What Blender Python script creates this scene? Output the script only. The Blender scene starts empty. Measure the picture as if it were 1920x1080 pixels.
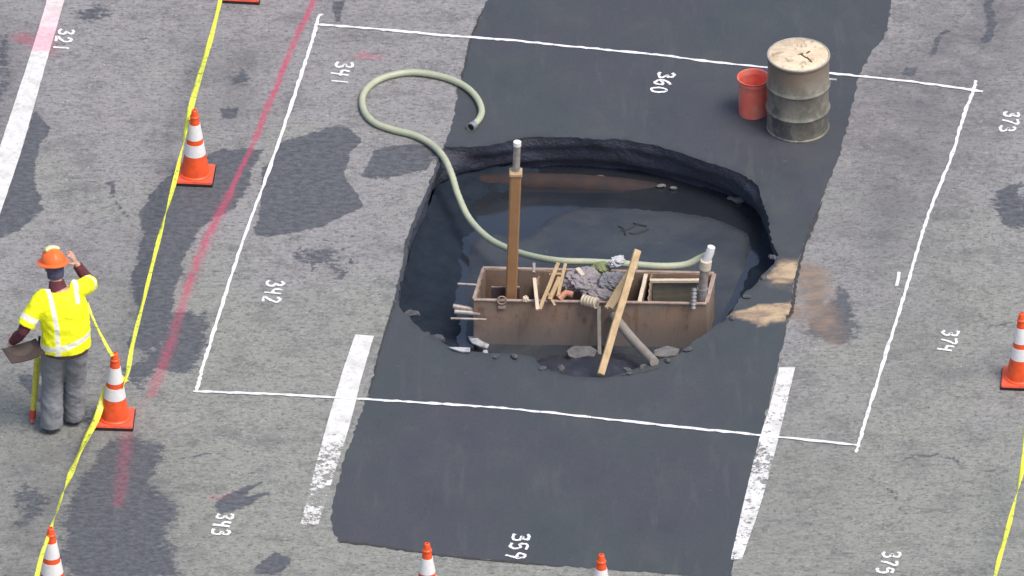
import bpy, bmesh, math, random
import numpy as np
from mathutils import Vector, Matrix, Euler
from mathutils.geometry import delaunay_2d_cdt
random.seed(7)
S = bpy.context.scene
COL = S.collection
rad = math.radians

# ------------------------------------------------------------------ camera, sky, sun, exposure
ELEV, DIST, PPM = rad(33.0), 180.0, 202.0
ce, se = math.cos(ELEV), math.sin(ELEV)
cam_d = bpy.data.cameras.new('camera'); cam = bpy.data.objects.new('camera', cam_d); COL.objects.link(cam)
cam.location = (0, -DIST * ce, DIST * se)
cam.rotation_euler = (rad(90) - ELEV, 0, 0)
cam_d.sensor_width = 36.0
cam_d.lens = 36.0 * DIST * PPM / 1920.0
cam_d.clip_start = 20.0; cam_d.clip_end = 3000.0
S.camera = cam

SUN_EL, SUN_AZ = rad(62), rad(125)        # azimuth from +Y towards +X: the veiled sun stands high behind the camera's right
w = bpy.data.worlds.new('World'); S.world = w; w.use_nodes = True
nt = w.node_tree
bg = nt.nodes['Background']
sky = nt.nodes.new('ShaderNodeTexSky'); sky.sky_type = 'NISHITA'; sky.sun_disc = False
sky.sun_elevation = SUN_EL; sky.sun_rotation = SUN_AZ
sky.air_density = 1.0; sky.dust_density = 4.0; sky.ozone_density = 1.0
nt.links.new(sky.outputs[0], bg.inputs[0]); bg.inputs[1].default_value = 0.12
sun_d = bpy.data.lights.new('sun', 'SUN'); sun = bpy.data.objects.new('sun', sun_d); COL.objects.link(sun)
sun_d.energy = 1.4; sun_d.angle = rad(26); sun_d.color = (1.0, 0.95, 0.89)
sd = Vector((math.sin(SUN_AZ) * math.cos(SUN_EL), math.cos(SUN_AZ) * math.cos(SUN_EL), math.sin(SUN_EL)))
sun.rotation_euler = sd.to_track_quat('Z', 'Y').to_euler()
vs = S.view_settings; vs.view_transform = 'Standard'; vs.look = 'None'; vs.gamma = 1.0
vs.use_curve_mapping = False; vs.exposure = 0.64

# ------------------------------------------------------------------ helpers
CP = np.array((0.0, -DIST * ce, DIST * se))
FOC = DIST * PPM
def P(px, py, z=0.0):
    """photo measurement -> metres on the level z"""
    u = (px - 960.0) / FOC; v = (540.0 - py) / FOC
    d = np.array((u, ce + v * se, -se + v * ce))
    t = (z - CP[2]) / d[2]
    p = CP + d * t
    return Vector((p[0], p[1], z))
def PY(px, py, y):
    """photo measurement -> metres on the upright plane y"""
    u = (px - 960.0) / FOC; v = (540.0 - py) / FOC
    d = np.array((u, ce + v * se, -se + v * ce))
    t = (y - CP[1]) / d[1]
    p = CP + d * t
    return Vector(p)
def to_px(X, Y):
    d = np.stack([X, Y - CP[1], np.zeros_like(X) - CP[2]], -1)
    zc = d[..., 1] * ce - d[..., 2] * se
    up = d[..., 1] * se + d[..., 2] * ce
    return 960 + FOC * d[..., 0] / zc, 540 - FOC * up / zc

def _hash(ix, iy, seed):
    n = (ix.astype(np.int64) * 374761393 + iy.astype(np.int64) * 668265263 + seed * 1442695041) & 0xffffffff
    n = ((n ^ (n >> 13)) * 1274126177) & 0xffffffff
    return ((n ^ (n >> 16)) & 0xffff) / 65535.0
def vnoise(x, y, seed=0):
    x = np.asarray(x, float); y = np.asarray(y, float)
    ix = np.floor(x); iy = np.floor(y); fx = x - ix; fy = y - iy
    fx = fx * fx * (3 - 2 * fx); fy = fy * fy * (3 - 2 * fy)
    ix = ix.astype(np.int64) + 5000; iy = iy.astype(np.int64) + 5000
    a = _hash(ix, iy, seed); b = _hash(ix + 1, iy, seed); c = _hash(ix, iy + 1, seed); d = _hash(ix + 1, iy + 1, seed)
    return (a * (1 - fx) + b * fx) * (1 - fy) + (c * (1 - fx) + d * fx) * fy
def fbm(x, y, seed=0, o=4):
    s = 0; a = .5; t = 0
    for k in range(o):
        s = s + a * vnoise(x * 2 ** k, y * 2 ** k, seed + k); t += a; a *= .55
    return s / t

def tag(o, label=None, cat=None, group=None, kind=None):
    if label: o['label'] = label
    if cat: o['category'] = cat
    if group: o['group'] = group
    if kind: o['kind'] = kind
    return o
def link(name, me, mat=None, parent=None, smooth=True, loc=None):
    o = bpy.data.objects.new(name, me); COL.objects.link(o)
    if mat is not None:
        for m in (mat if isinstance(mat, (list, tuple)) else [mat]): me.materials.append(m)
    if parent is not None: o.parent = parent
    if loc is not None: o.location = loc
    if smooth: me.polygons.foreach_set('use_smooth', [True] * len(me.polygons))
    return o
def from_bm(name, bm, mat, parent=None, smooth=True, sharp=35, loc=None):
    bmesh.ops.recalc_face_normals(bm, faces=bm.faces)
    me = bpy.data.meshes.new(name); bm.to_mesh(me); bm.free()
    if smooth:
        me.polygons.foreach_set('use_smooth', [True] * len(me.polygons))
        try: me.set_sharp_from_angle(angle=rad(sharp))
        except Exception: pass
    return link(name, me, mat, parent, False, loc)
def empty(name, loc=(0, 0, 0), rz=0):
    o = bpy.data.objects.new(name, None); COL.objects.link(o)
    o.location = loc; o.rotation_euler = (0, 0, rz); o.empty_display_size = .2
    return o
def catmull(pts, n=8):
    pts = [Vector(p) for p in pts]; out = []
    for i in range(len(pts) - 1):
        p0 = pts[max(i - 1, 0)]; p1 = pts[i]; p2 = pts[i + 1]; p3 = pts[min(i + 2, len(pts) - 1)]
        for k in range(n):
            t = k / n
            out.append(.5 * ((2 * p1) + (-p0 + p2) * t + (2 * p0 - 5 * p1 + 4 * p2 - p3) * t * t + (-p0 + 3 * p1 - 3 * p2 + p3) * t ** 3))
    out.append(pts[-1]); return out
def tube(bm, pts, radii, seg=12, ref=(0, 0, 1), cap=True):
    """radii: float, or list of float / (ra, rb); ra lies across ref, rb along it"""
    pts = [Vector(p) for p in pts]; n = len(pts)
    if not isinstance(radii, (list, tuple)): radii = [radii] * n
    ref = Vector(ref); rings = []; side = None
    for i, p in enumerate(pts):
        t = (pts[min(i + 1, n - 1)] - pts[max(i - 1, 0)]).normalized()
        if side is None:
            side = t.cross(ref)
            if side.length < 1e-3: side = t.cross(Vector((0.3, 1, 0.1)))
        side = (side - t * side.dot(t)).normalized(); nn = side.cross(t)
        r = radii[i]; ra, rb = r if isinstance(r, (list, tuple)) else (r, r)
        rings.append([bm.verts.new(p + side * (ra * math.cos(a)) + nn * (rb * math.sin(a)))
                      for a in [2 * math.pi * k / seg for k in range(seg)]])
    for i in range(n - 1):
        for k in range(seg):
            bm.faces.new((rings[i][k], rings[i][(k + 1) % seg], rings[i + 1][(k + 1) % seg], rings[i + 1][k]))
    if cap:
        bm.faces.new(rings[0][::-1]); bm.faces.new(rings[-1])
    return rings
def lathe(bm, prof, seg=32, origin=(0, 0, 0), M=None):
    rings = []; o = Vector(origin)
    for r, z in prof:
        if r < 1e-5:
            v = Vector((0, 0, z)); v = (M @ v if M else v) + o; rings.append([bm.verts.new(v)])
        else:
            ring = []
            for k in range(seg):
                a = 2 * math.pi * k / seg; v = Vector((r * math.cos(a), r * math.sin(a), z)); v = (M @ v if M else v) + o
                ring.append(bm.verts.new(v))
            rings.append(ring)
    for A, B in zip(rings[:-1], rings[1:]):
        for k in range(seg):
            if len(A) == 1 and len(B) == 1: continue
            if len(A) == 1: bm.faces.new((A[0], B[k], B[(k + 1) % seg]))
            elif len(B) == 1: bm.faces.new((A[k], A[(k + 1) % seg], B[0]))
            else: bm.faces.new((A[k], A[(k + 1) % seg], B[(k + 1) % seg], B[k]))
def box(bm, c, s, M=None, bev=0.0):
    r = bmesh.ops.create_cube(bm, size=1.0); vv = r['verts']
    for v in vv:
        v.co = Vector((v.co.x * s[0], v.co.y * s[1], v.co.z * s[2]))
        if M is not None: v.co = M @ v.co
        v.co += Vector(c)
    if bev:
        es = list({e for v in vv for e in v.link_edges})
        bmesh.ops.bevel(bm, geom=es, offset=bev, segments=2, affect='EDGES', clamp_overlap=True)
def beam(bm, a, b, wd, th, up=(0, 0, 1), bev=.004, cuts=6, warp=0.0, seed=0):
    a = Vector(a); b = Vector(b); t = (b - a).normalized(); s = t.cross(Vector(up)).normalized(); n = s.cross(t)
    rr = random.Random(seed); prev = None; first = None
    for i in range(cuts + 1):
        f = i / cuts; p = a.lerp(b, f) + s * rr.uniform(-warp, warp) + n * rr.uniform(-warp, warp)
        ring = [bm.verts.new(p + s * x * wd / 2 + n * y * th / 2) for x, y in ((-1, -1), (1, -1), (1, 1), (-1, 1))]
        if prev:
            for k in range(4): bm.faces.new((prev[k], prev[(k + 1) % 4], ring[(k + 1) % 4], ring[k]))
        else: bm.faces.new(ring[::-1])
        prev = ring
    bm.faces.new(prev)
    if bev: bmesh.ops.bevel(bm, geom=list(bm.edges), offset=bev, segments=1, affect='EDGES', clamp_overlap=True)
def ribbon(bm, pts, width, z=None, jit=0.0, seed=0):
    """flat painted stroke on the ground"""
    rr = random.Random(seed); n = len(pts); L = []
    for i, p in enumerate(pts):
        t = (Vector(pts[min(i + 1, n - 1)]) - Vector(pts[max(i - 1, 0)])); t.z = 0; t.normalize()
        s = Vector((-t.y, t.x, 0)); wd = (width[i] if isinstance(width, (list, tuple)) else width) * .5
        q = Vector(p); 
        if z is not None: q.z = z
        L.append((bm.verts.new(q + s * (wd + rr.uniform(-jit, jit))), bm.verts.new(q - s * (wd + rr.uniform(-jit, jit)))))
    for A, B in zip(L[:-1], L[1:]): bm.faces.new((A[0], A[1], B[1], B[0]))
def remeshed(bm, voxel, name, smooth_it=2):
    """fuse overlapping closed pieces into one continuous surface"""
    me = bpy.data.meshes.new(name + '_src'); bm.to_mesh(me); bm.free()
    o = bpy.data.objects.new('temporary', me); COL.objects.link(o)
    m = o.modifiers.new('r', 'REMESH'); m.mode = 'VOXEL'; m.voxel_size = voxel
    if smooth_it:
        s = o.modifiers.new('s', 'SMOOTH'); s.factor = .5; s.iterations = smooth_it
    dg = bpy.context.evaluated_depsgraph_get(); dg.update()
    out = bpy.data.meshes.new_from_object(o.evaluated_get(dg)); out.name = name
    bpy.data.objects.remove(o); bpy.data.meshes.remove(me)
    return out

# ------------------------------------------------------------------ materials
def mat(name, color=(.5, .5, .5), rough=.7, metal=0.0, noise=0.0, nscale=20.0, color2=None, bump=0.0, bscale=60.0, stretch=(1, 1, 1), spec=None, sss=0.0, contrast=(.35, .65), coord='Object'):
    m = bpy.data.materials.new(name); m.use_nodes = True; N = m.node_tree; b = N.nodes['Principled BSDF']
    b.inputs['Roughness'].default_value = rough; b.inputs['Metallic'].default_value = metal
    if spec is not None: b.inputs['Specular IOR Level'].default_value = spec
    if sss: b.inputs['Subsurface Weight'].default_value = sss; b.inputs['Subsurface Radius'].default_value = (.012, .006, .004)
    tc = N.nodes.new('ShaderNodeTexCoord'); mp = N.nodes.new('ShaderNodeMapping'); mp.inputs['Scale'].default_value = stretch
    N.links.new(tc.outputs[coord], mp.inputs[0])
    c2 = color2 if color2 else tuple(c * (1 - noise) for c in color)
    if noise or color2:
        t = N.nodes.new('ShaderNodeTexNoise'); t.inputs['Scale'].default_value = nscale; t.inputs['Detail'].default_value = 6; t.inputs['Roughness'].default_value = .65
        N.links.new(mp.outputs[0], t.inputs['Vector'])
        r = N.nodes.new('ShaderNodeMapRange'); r.inputs[1].default_value = contrast[0]; r.inputs[2].default_value = contrast[1]
        N.links.new(t.outputs[0], r.inputs[0])
        x = N.nodes.new('ShaderNodeMix'); x.data_type = 'RGBA'; x.inputs[6].default_value = (*color, 1); x.inputs[7].default_value = (*c2, 1)
        N.links.new(r.outputs[0], x.inputs[0]); N.links.new(x.outputs[2], b.inputs['Base Color'])
    else: b.inputs['Base Color'].default_value = (*color, 1)
    if bump:
        t2 = N.nodes.new('ShaderNodeTexNoise'); t2.inputs['Scale'].default_value = bscale; t2.inputs['Detail'].default_value = 5
        N.links.new(mp.outputs[0], t2.inputs['Vector'])
        bp = N.nodes.new('ShaderNodeBump'); bp.inputs['Strength'].default_value = bump; bp.inputs['Distance'].default_value = .01
        N.links.new(t2.outputs[0], bp.inputs['Height']); N.links.new(bp.outputs[0], b.inputs['Normal'])
    return m
class NB:
    """tiny node graph builder"""
    def __init__(s, name):
        s.m = bpy.data.materials.new(name); s.m.use_nodes = True; s.t = s.m.node_tree; s.b = s.t.nodes['Principled BSDF']
        s.tc = s.t.nodes.new('ShaderNodeTexCoord')
    def L(s, a, b): s.t.links.new(a, b)
    def setin(s, sock, v):
        if hasattr(v, 'is_linked') or isinstance(v, bpy.types.NodeSocket): s.L(v, sock)
        elif isinstance(v, tuple) and len(v) == 3 and sock.type == 'RGBA': sock.default_value = (*v, 1)
        else: sock.default_value = v
    def noise(s, scale, detail=5, rough=.6, stretch=(1, 1, 1), dist=0.0, off=(0, 0, 0)):
        mp = s.t.nodes.new('ShaderNodeMapping'); mp.inputs['Scale'].default_value = stretch; mp.inputs['Location'].default_value = off
        s.L(s.tc.outputs['Object'], mp.inputs[0])
        n = s.t.nodes.new('ShaderNodeTexNoise'); n.inputs['Scale'].default_value = scale; n.inputs['Detail'].default_value = detail
        n.inputs['Roughness'].default_value = rough; n.inputs['Distortion'].default_value = dist
        s.L(mp.outputs[0], n.inputs['Vector']); return n.outputs[0]
    def voro(s, scale, feature='F1', stretch=(1, 1, 1)):
        mp = s.t.nodes.new('ShaderNodeMapping'); mp.inputs['Scale'].default_value = stretch
        s.L(s.tc.outputs['Object'], mp.inputs[0])
        n = s.t.nodes.new('ShaderNodeTexVoronoi'); n.inputs['Scale'].default_value = scale; n.feature = feature
        s.L(mp.outputs[0], n.inputs['Vector']); return n.outputs['Distance']
    def ramp(s, v, a, b, lo=0.0, hi=1.0):
        r = s.t.nodes.new('ShaderNodeMapRange'); r.interpolation_type = 'SMOOTHSTEP'
        r.inputs[1].default_value = a; r.inputs[2].default_value = b; r.inputs[3].default_value = lo; r.inputs[4].default_value = hi
        s.setin(r.inputs[0], v); return r.outputs[0]
    def mth(s, op, a, b=0.0, c=None):
        n = s.t.nodes.new('ShaderNodeMath'); n.operation = op; s.setin(n.inputs[0], a); s.setin(n.inputs[1], b)
        if c is not None: s.setin(n.inputs[2], c)
        return n.outputs[0]
    def mix(s, f, a, b, mode='MIX'):
        n = s.t.nodes.new('ShaderNodeMix'); n.data_type = 'RGBA'; n.blend_type = mode
        s.setin(n.inputs[0], f); s.setin(n.inputs[6], a); s.setin(n.inputs[7], b); return n.outputs[2]
    def attr(s, name):
        a = s.t.nodes.new('ShaderNodeAttribute'); a.attribute_name = name
        q = s.t.nodes.new('ShaderNodeSeparateColor'); s.L(a.outputs['Color'], q.inputs[0]); s.attr_alpha = a.outputs['Alpha']; return q.outputs
    def sep(s, out='Object'):
        q = s.t.nodes.new('ShaderNodeSeparateXYZ'); s.L(s.tc.outputs[out], q.inputs[0]); return q.outputs
    def bump(s, h, strength=.3, dist=.01):
        n = s.t.nodes.new('ShaderNodeBump'); n.inputs['Strength'].default_value = strength; n.inputs['Distance'].default_value = dist
        s.setin(n.inputs['Height'], h); s.L(n.outputs[0], s.b.inputs['Normal'])
    def alpha(s, f):
        tr = s.t.nodes.new('ShaderNodeBsdfTransparent'); mx = s.t.nodes.new('ShaderNodeMixShader')
        s.setin(mx.inputs[0], f); s.L(tr.outputs[0], mx.inputs[1]); s.L(s.b.outputs[0], mx.inputs[2])
        s.L(mx.outputs[0], s.t.nodes['Material Output'].inputs[0])
    def col(s, v): s.setin(s.b.inputs['Base Color'], v)
    def rough(s, v): s.setin(s.b.inputs['Roughness'], v)

def m_old_pavement():
    g = NB('old_pavement'); a = g.attr('marks'); yy = g.sep()[1]
    big = g.noise(.55, 4, .6); mid = g.noise(2.6, 7, .75, (.8, 1, 1)); fine = g.noise(22, 5, .8, (.6, 1, 1)); grit = g.noise(34, 3, .9, (.75, 1, 1)); f2 = g.noise(9, 6, .8, (.55, 1, 1), .5)
    tone = g.mth('ADD', g.mth('MULTIPLY', yy, .16), g.mth('MULTIPLY', g.mth('SUBTRACT', big, .5), 3.2))
    base = g.mix(g.ramp(tone, -.7, .8), (.258, .268, .236), (.272, .264, .268))
    base = g.mix(g.ramp(mid, .47, .66, 0, .65), base, (.145, .145, .145))
    base = g.mix(g.ramp(f2, .50, .66, 0, .55), base, (.125, .122, .124))
    base = g.mix(g.ramp(f2, .44, .32, 0, .45), base, (.36, .345, .345))
    base = g.mix(g.ramp(fine, .52, .62, 0, .65), base, (.105, .103, .106))
    base = g.mix(g.ramp(fine, .44, .34, 0, .55), base, (.40, .385, .39))
    base = g.mix(g.ramp(grit, .56, .65, 0, .85), base, (.055, .055, .058))
    base = g.mix(g.ramp(grit, .40, .30, 0, .85), base, (.56, .54, .55))
    tnm = g.mth('MULTIPLY', g.attr_alpha, g.ramp(g.noise(2.4, 6, .7), .32, .60, .35, 1.0))
    base = g.mix(g.mth('MULTIPLY', tnm, .55), base, (.10, .098, .106))
    st = g.mth('ADD', a[0], g.mth('MULTIPLY', g.mth('SUBTRACT', g.noise(7, 6, .8), .5), .9))
    st = g.mth('ADD', st, g.mth('MULTIPLY', g.mth('SUBTRACT', fine, .5), .7))
    stm = g.ramp(st, .38, .52)
    dark = g.mix(g.ramp(fine, .38, .60), (.115, .122, .135), (.064, .068, .080))
    base = g.mix(g.mth('MULTIPLY', stm, g.ramp(a[0], .08, .50, .30, .92)), base, dark)
    tn = g.mth('ADD', a[2], g.mth('MULTIPLY', g.mth('SUBTRACT', g.noise(5, 5, .7), .5), .6))
    base = g.mix(g.ramp(tn, .25, .80, 0, .85), base, g.mix(g.ramp(g.noise(4, 4, .7, (1, 2.5, 1)), .35, .65), (.27, .19, .14), (.165, .14, .118)))
    rd = g.mth('ADD', a[1], g.mth('MULTIPLY', g.mth('SUBTRACT', g.noise(24, 5, .85), .5), g.mth('MULTIPLY', a[1], 4.0)))
    base = g.mix(g.mth('MULTIPLY', g.ramp(rd, .15, 1.0, 0, .85), g.ramp(g.noise(4.5, 5, .7),   .30, .58, .6, 1.0)), base, (.48, .070, .13))
    g.col(base); g.rough(g.mix(stm, (.9, .9, .9), (.6, .6, .6)))
    g.b.inputs['Specular IOR Level'].default_value = .35
    g.bump(g.mth('ADD', g.mth('MULTIPLY', fine, .7), g.mth('MULTIPLY', grit, .6)), .7, .014); return g.m
def m_patch():
    g = NB('fresh_asphalt'); a = g.attr('marks')
    big = g.noise(.5, 4, .6); mid = g.noise(1.7, 6, .7, (1, .7, 1)); grit = g.noise(60, 3, .8); sw = g.noise(2.2, 5, .65, (2.6, .35, 1), .3)
    base = g.mix(g.ramp(big, .38, .62), (.055, .059, .072), (.051, .062, .067))
    base = g.mix(g.ramp(mid, .48, .70, 0, .45), base, (.076, .083, .085))
    base = g.mix(g.ramp(mid, .46, .30, 0, .5), base, (.042, .046, .052))
    base = g.mix(g.ramp(sw, .56, .70, 0, .35), base, (.095, .097, .10))
    base = g.mix(g.ramp(grit, .52, .70, 0, .55), base, (.04, .04, .044))
    base = g.mix(g.ramp(grit, .36, .26, 0, .5), base, (.13, .13, .14))
    base = g.mix(g.ramp(g.noise(8, 4, .6, (1, 2.2, 1)), .66, .78, 0, .5), base, (.15, .15, .16))
    tn = g.mth('ADD', a[2], g.mth('MULTIPLY', g.mth('SUBTRACT', g.noise(6, 5, .75), .5), .6))
    base = g.mix(g.ramp(tn, .28, .85, 0, .95), base, g.mix(g.ramp(g.noise(3.2, 5, .7, (.8, 1.5, 1), .8), .38, .62), (.50, .38, .235), (.25, .18, .13)))
    base = g.mix(g.mth('MULTIPLY', a[0], .85), base, (.028, .031, .038))
    g.col(base); g.rough(g.ramp(mid, .3, .7, .55, .78)); g.bump(g.mth('ADD', grit, g.mth('MULTIPLY', mid, 3.0)), .45, .008); return g.m
def m_pit():
    g = NB('wet_earth'); n = g.noise(3.5, 6, .65, (1, 1, 3)); f = g.noise(22, 5, .7)
    base = g.mix(g.ramp(n, .38, .66), (.046, .056, .088), (.052, .052, .068))
    base = g.mix(g.ramp(f, .55, .75, 0, .5), base, (.05, .05, .058))
    base = g.mix(g.ramp(f, .70, .78, 0, .5), base, (.16, .15, .15))
    g.col(base); g.rough(.6); g.bump(f, .8, .04); return g.m
def m_water():
    g = NB('muddy_water'); n = g.noise(.9, 4, .6); r = g.noise(2.2, 4, .55, (1, 1, 1), .6)
    base = g.mix(g.ramp(n, .35, .65), (.017, .021, .030), (.024, .027, .031))
    sc = g.noise(6, 6, .75); base = g.mix(g.ramp(sc, .64, .72, 0, .3), base, (.045, .048, .05))
    g.col(base); g.rough(.09); g.b.inputs['IOR'].default_value = 1.95
    g.bump(r, .10, .02); return g.m
def m_paint(name, color, wear_a=.62, wear_b=.72, scale=28, tint=None, stretch=(1, .5, 1), min_a=0.0):
    g = NB(name); n = g.noise(scale, 6, .75, stretch); f = g.noise(9, 4, .6)
    c = g.mix(g.ramp(f, .4, .7), color, tuple(x * .84 for x in color))
    g.col(c); g.rough(.8)
    g.alpha(g.ramp(n, wear_a, wear_b, 1.0, min_a)); return g.m
def m_laneline(name, fade=False):
    """road paint that wears away more and more along its local +X"""
    g = NB(name); a = g.attr('wear'); n = g.noise(22, 6, .8, (1, 1, 1)); f = g.noise(5, 4, .6); st = g.noise(9, 3, .5)
    c = g.mix(g.ramp(f, .4, .65), (.70, .69, .68), (.56, .56, .53)); c = g.mix(g.ramp(n, .50, .64, 0, .5), c, (.33, .33, .32))
    c = g.mix(g.mth('MULTIPLY', a[1], g.ramp(n, .3, .6, .5, 1)), c, (.80, .33, .40))
    g.col(c); g.rough(.75)
    v = g.mth('ADD', g.mth('MULTIPLY', n, 1.0), g.mth('MULTIPLY', a[0], .42))
    v = g.mth('ADD', v, g.mth('MULTIPLY', g.mth('SUBTRACT', st, .5), .35))
    g.alpha(g.ramp(v, .66, .74, 1.0, .12)); return g.m
def m_steelbox():
    g = NB('rusty_steel'); n = g.noise(2.4, 6, .65); f = g.noise(11, 6, .7, (1, 1, .5)); xyz = g.sep()
    base = g.mix(g.ramp(n, .38, .62), (.335, .218, .150), (.265, .200, .155))
    base = g.mix(g.ramp(f, .52, .72, 0, .8), base, (.14, .072, .045))
    base = g.mix(g.ramp(f, .45, .30, 0, .35), base, (.26, .20, .16)); base = g.mix(g.ramp(g.noise(7, 4, .7, (1, 1, .12)), .55, .68, 0, .6), base, (.17, .085, .05))
    mud = g.mth('ADD', xyz[2], g.mth('MULTIPLY', g.mth('SUBTRACT', n, .5), .5))
    base = g.mix(g.ramp(mud, -.02, -.36, 0, .75), base, (.19, .18, .175))
    g.col(base); g.rough(.72); g.b.inputs['Metallic'].default_value = .1; g.bump(f, .4, .01); return g.m

M_OLD = m_old_pavement(); M_PATCH = m_patch(); M_PIT = m_pit(); M_WATER = m_water(); M_BOX = m_steelbox()
M_SPRAY = m_paint('white_marking_paint', (.80, .80, .82), .54, .74, 34, min_a=.15)
M_DIGIT = m_paint('white_spray_numbers', (.82, .82, .83), .54, .74, 38, min_a=.1)
M_LANE = m_laneline('worn_lane_paint')
M_ORANGE = mat('orange_cone_plastic', (1.0, .12, .028), .42, noise=.3, nscale=9, bump=.1)
M_CONEBASE = mat('cone_base_rubber', (.85, .13, .06), .6, nscale=14, color2=(.55, .10, .06))
M_BLACK = mat('black_rubber', (.022, .02, .022), .6, noise=.3)
M_REFL = mat('white_reflective_sheeting', (.84, .82, .80), .35, noise=.1, nscale=30, spec=.6)
M_TAPE = mat('yellow_caution_tape', (.72, .76, .07), .35, color2=(.26, .30, .05), nscale=26, contrast=(.55, .63))
M_HOSE = mat('pale_green_hose', (.46, .48, .33), .42, color2=(.38, .42, .30), nscale=7, bump=.15)
M_METAL = mat('bare_steel', (.52, .53, .54), .38, metal=.7, noise=.3, nscale=18)
M_GALV = mat('dull_galvanised', (.42, .40, .38), .55, metal=.3, color2=(.25, .20, .17), nscale=16)
M_LUMBER = mat('weathered_lumber', (.52, .39, .22), .75, color2=(.38, .26, .14), nscale=5, stretch=(3, 3, .7), bump=.3)
M_LUMBER2 = mat('pale_lumber', (.50, .39, .24), .75, color2=(.40, .28, .15), nscale=6, bump=.3)
M_GREYWOOD = mat('grey_board', (.30, .27, .235), .8, color2=(.24, .215, .18), nscale=6, bump=.3)
M_POST = mat('tan_painted_steel', (.36, .205, .10), .6, color2=(.29, .145, .062), nscale=3.2, bump=.15)
M_CREAM = mat('cream_wood', (.68, .58, .44), .7, noise=.2, nscale=20)
M_PLASTER = mat('broken_pavement', (.20, .19, .18), .85, color2=(.11, .11, .115), nscale=12, bump=.6)
M_WHITEBIT = mat('white_plastic_scrap', (.60, .60, .62), .45, color2=(.30, .31, .32), nscale=13)
M_CLOTH = mat('grey_sackcloth', (.29, .26, .27), .85, color2=(.21, .19, .20), nscale=10, bump=.6, bscale=25)
M_BLUECLOTH = mat('blue_grey_rag', (.24, .235, .25), .85, color2=(.15, .15, .17), nscale=9, bump=.6, bscale=25)
M_YG = mat('faded_green_rag', (.25, .28, .13), .85, color2=(.16, .18, .10), nscale=9, bump=.6, bscale=25)
M_COPPER = mat('copper_brown_fitting', (.52, .24, .14), .5, color2=(.33, .15, .10), nscale=20)

# ------------------------------------------------------------------ outlines measured on the road surface
RIM = [(835,276),(880,276),(925,272),(960,263),(1000,258),(1060,258),(1120,262),(1165,262),(1210,270),(1260,282),(1310,300),(1350,312),(1385,325),(1420,348),(1428,375),(1440,410),(1446,450),(1458,478),(1450,495),(1427,519),(1412,538),(1390,556),(1376,580),(1360,600),(1340,612),(1318,630),(1300,641),(1280,660),(1262,670),(1240,673),(1215,684),(1160,703),(1120,709),(1070,705),(1035,696),(1012,684),(1000,670),(960,664),(925,663),(905,662),(870,658),(840,649),(815,633),(790,619),(772,600),(752,580),(748,560),(752,530),(762,490),(768,450),(785,410),(800,375),(815,330),(828,300)]
PATCH = [(925,-160),(918,-60),(915,0),(897,40),(880,80),(872,120),(858,170),(850,225),(838,262),(822,300),(808,335),(793,372),(778,408),(762,450),(755,490),(745,530),(740,565),(728,605),(712,655),(700,705),(690,740),(668,800),(645,862),(632,915),(623,950),(622,985),(634,1014),(700,1022),(770,1033),(860,1045),(960,1053),(1060,1062),(1200,1072),(1290,1080),(1370,1088),(1375,1060),(1385,1000),(1400,930),(1415,870),(1430,800),(1447,735),(1462,670),(1475,610),(1483,570),(1490,520),(1500,480),(1520,430),(1540,380),(1558,330),(1575,290),(1588,240),(1600,190),(1610,145),(1632,100),(1655,75),(1665,50),(1672,0),(1690,-60),(1705,-160)]
def resample(pts, step, jit, seed, closed=True):
    rr = random.Random(seed); out = []
    n = len(pts)
    for i in range(n):
        a = Vector(pts[i]); b = Vector(pts[(i + 1) % n]); k = max(1, int((b - a).length / step))
        for j in range(k):
            p = a.lerp(b, j / k); out.append(Vector((p.x + rr.uniform(-jit, jit), p.y + rr.uniform(-jit, jit))))
    return out
rim_raw = [P(x, y).to_2d() for x, y in RIM]
sm = catmull([v.to_3d() for v in rim_raw + [rim_raw[0]]], 4)[:-1]
rim = resample([v.to_2d() for v in sm], .035, .010, 3)
patch = resample([P(x, y).to_2d() for x, y in PATCH], .05, .013, 5)
def inside(X, Y, poly):
    c = np.zeros(X.shape, bool); n = len(poly)
    px = [p[0] for p in poly]; py = [p[1] for p in poly]; j = n - 1
    for i in range(n):
        m = ((py[i] > Y) != (py[j] > Y))
        if m.any():
            c ^= m & (X < (px[j] - px[i]) * (Y - py[i]) / (py[j] - py[i] + 1e-12) + px[i])
        j = i
    return c
def polydist(X, Y, poly, closed=True):
    d = np.full(X.shape, 1e9); n = len(poly)
    for i in range(n if closed else n - 1):
        ax, ay = poly[i][0], poly[i][1]; bx, by = poly[(i + 1) % n][0], poly[(i + 1) % n][1]
        vx, vy = bx - ax, by - ay; L = vx * vx + vy * vy + 1e-12
        t = np.clip(((X - ax) * vx + (Y - ay) * vy) / L, 0, 1)
        d = np.minimum(d, np.hypot(X - ax - t * vx, Y - ay - t * vy))
    return d
def W(pts): return [tuple(P(x, y).to_2d()) for x, y in pts]
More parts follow.
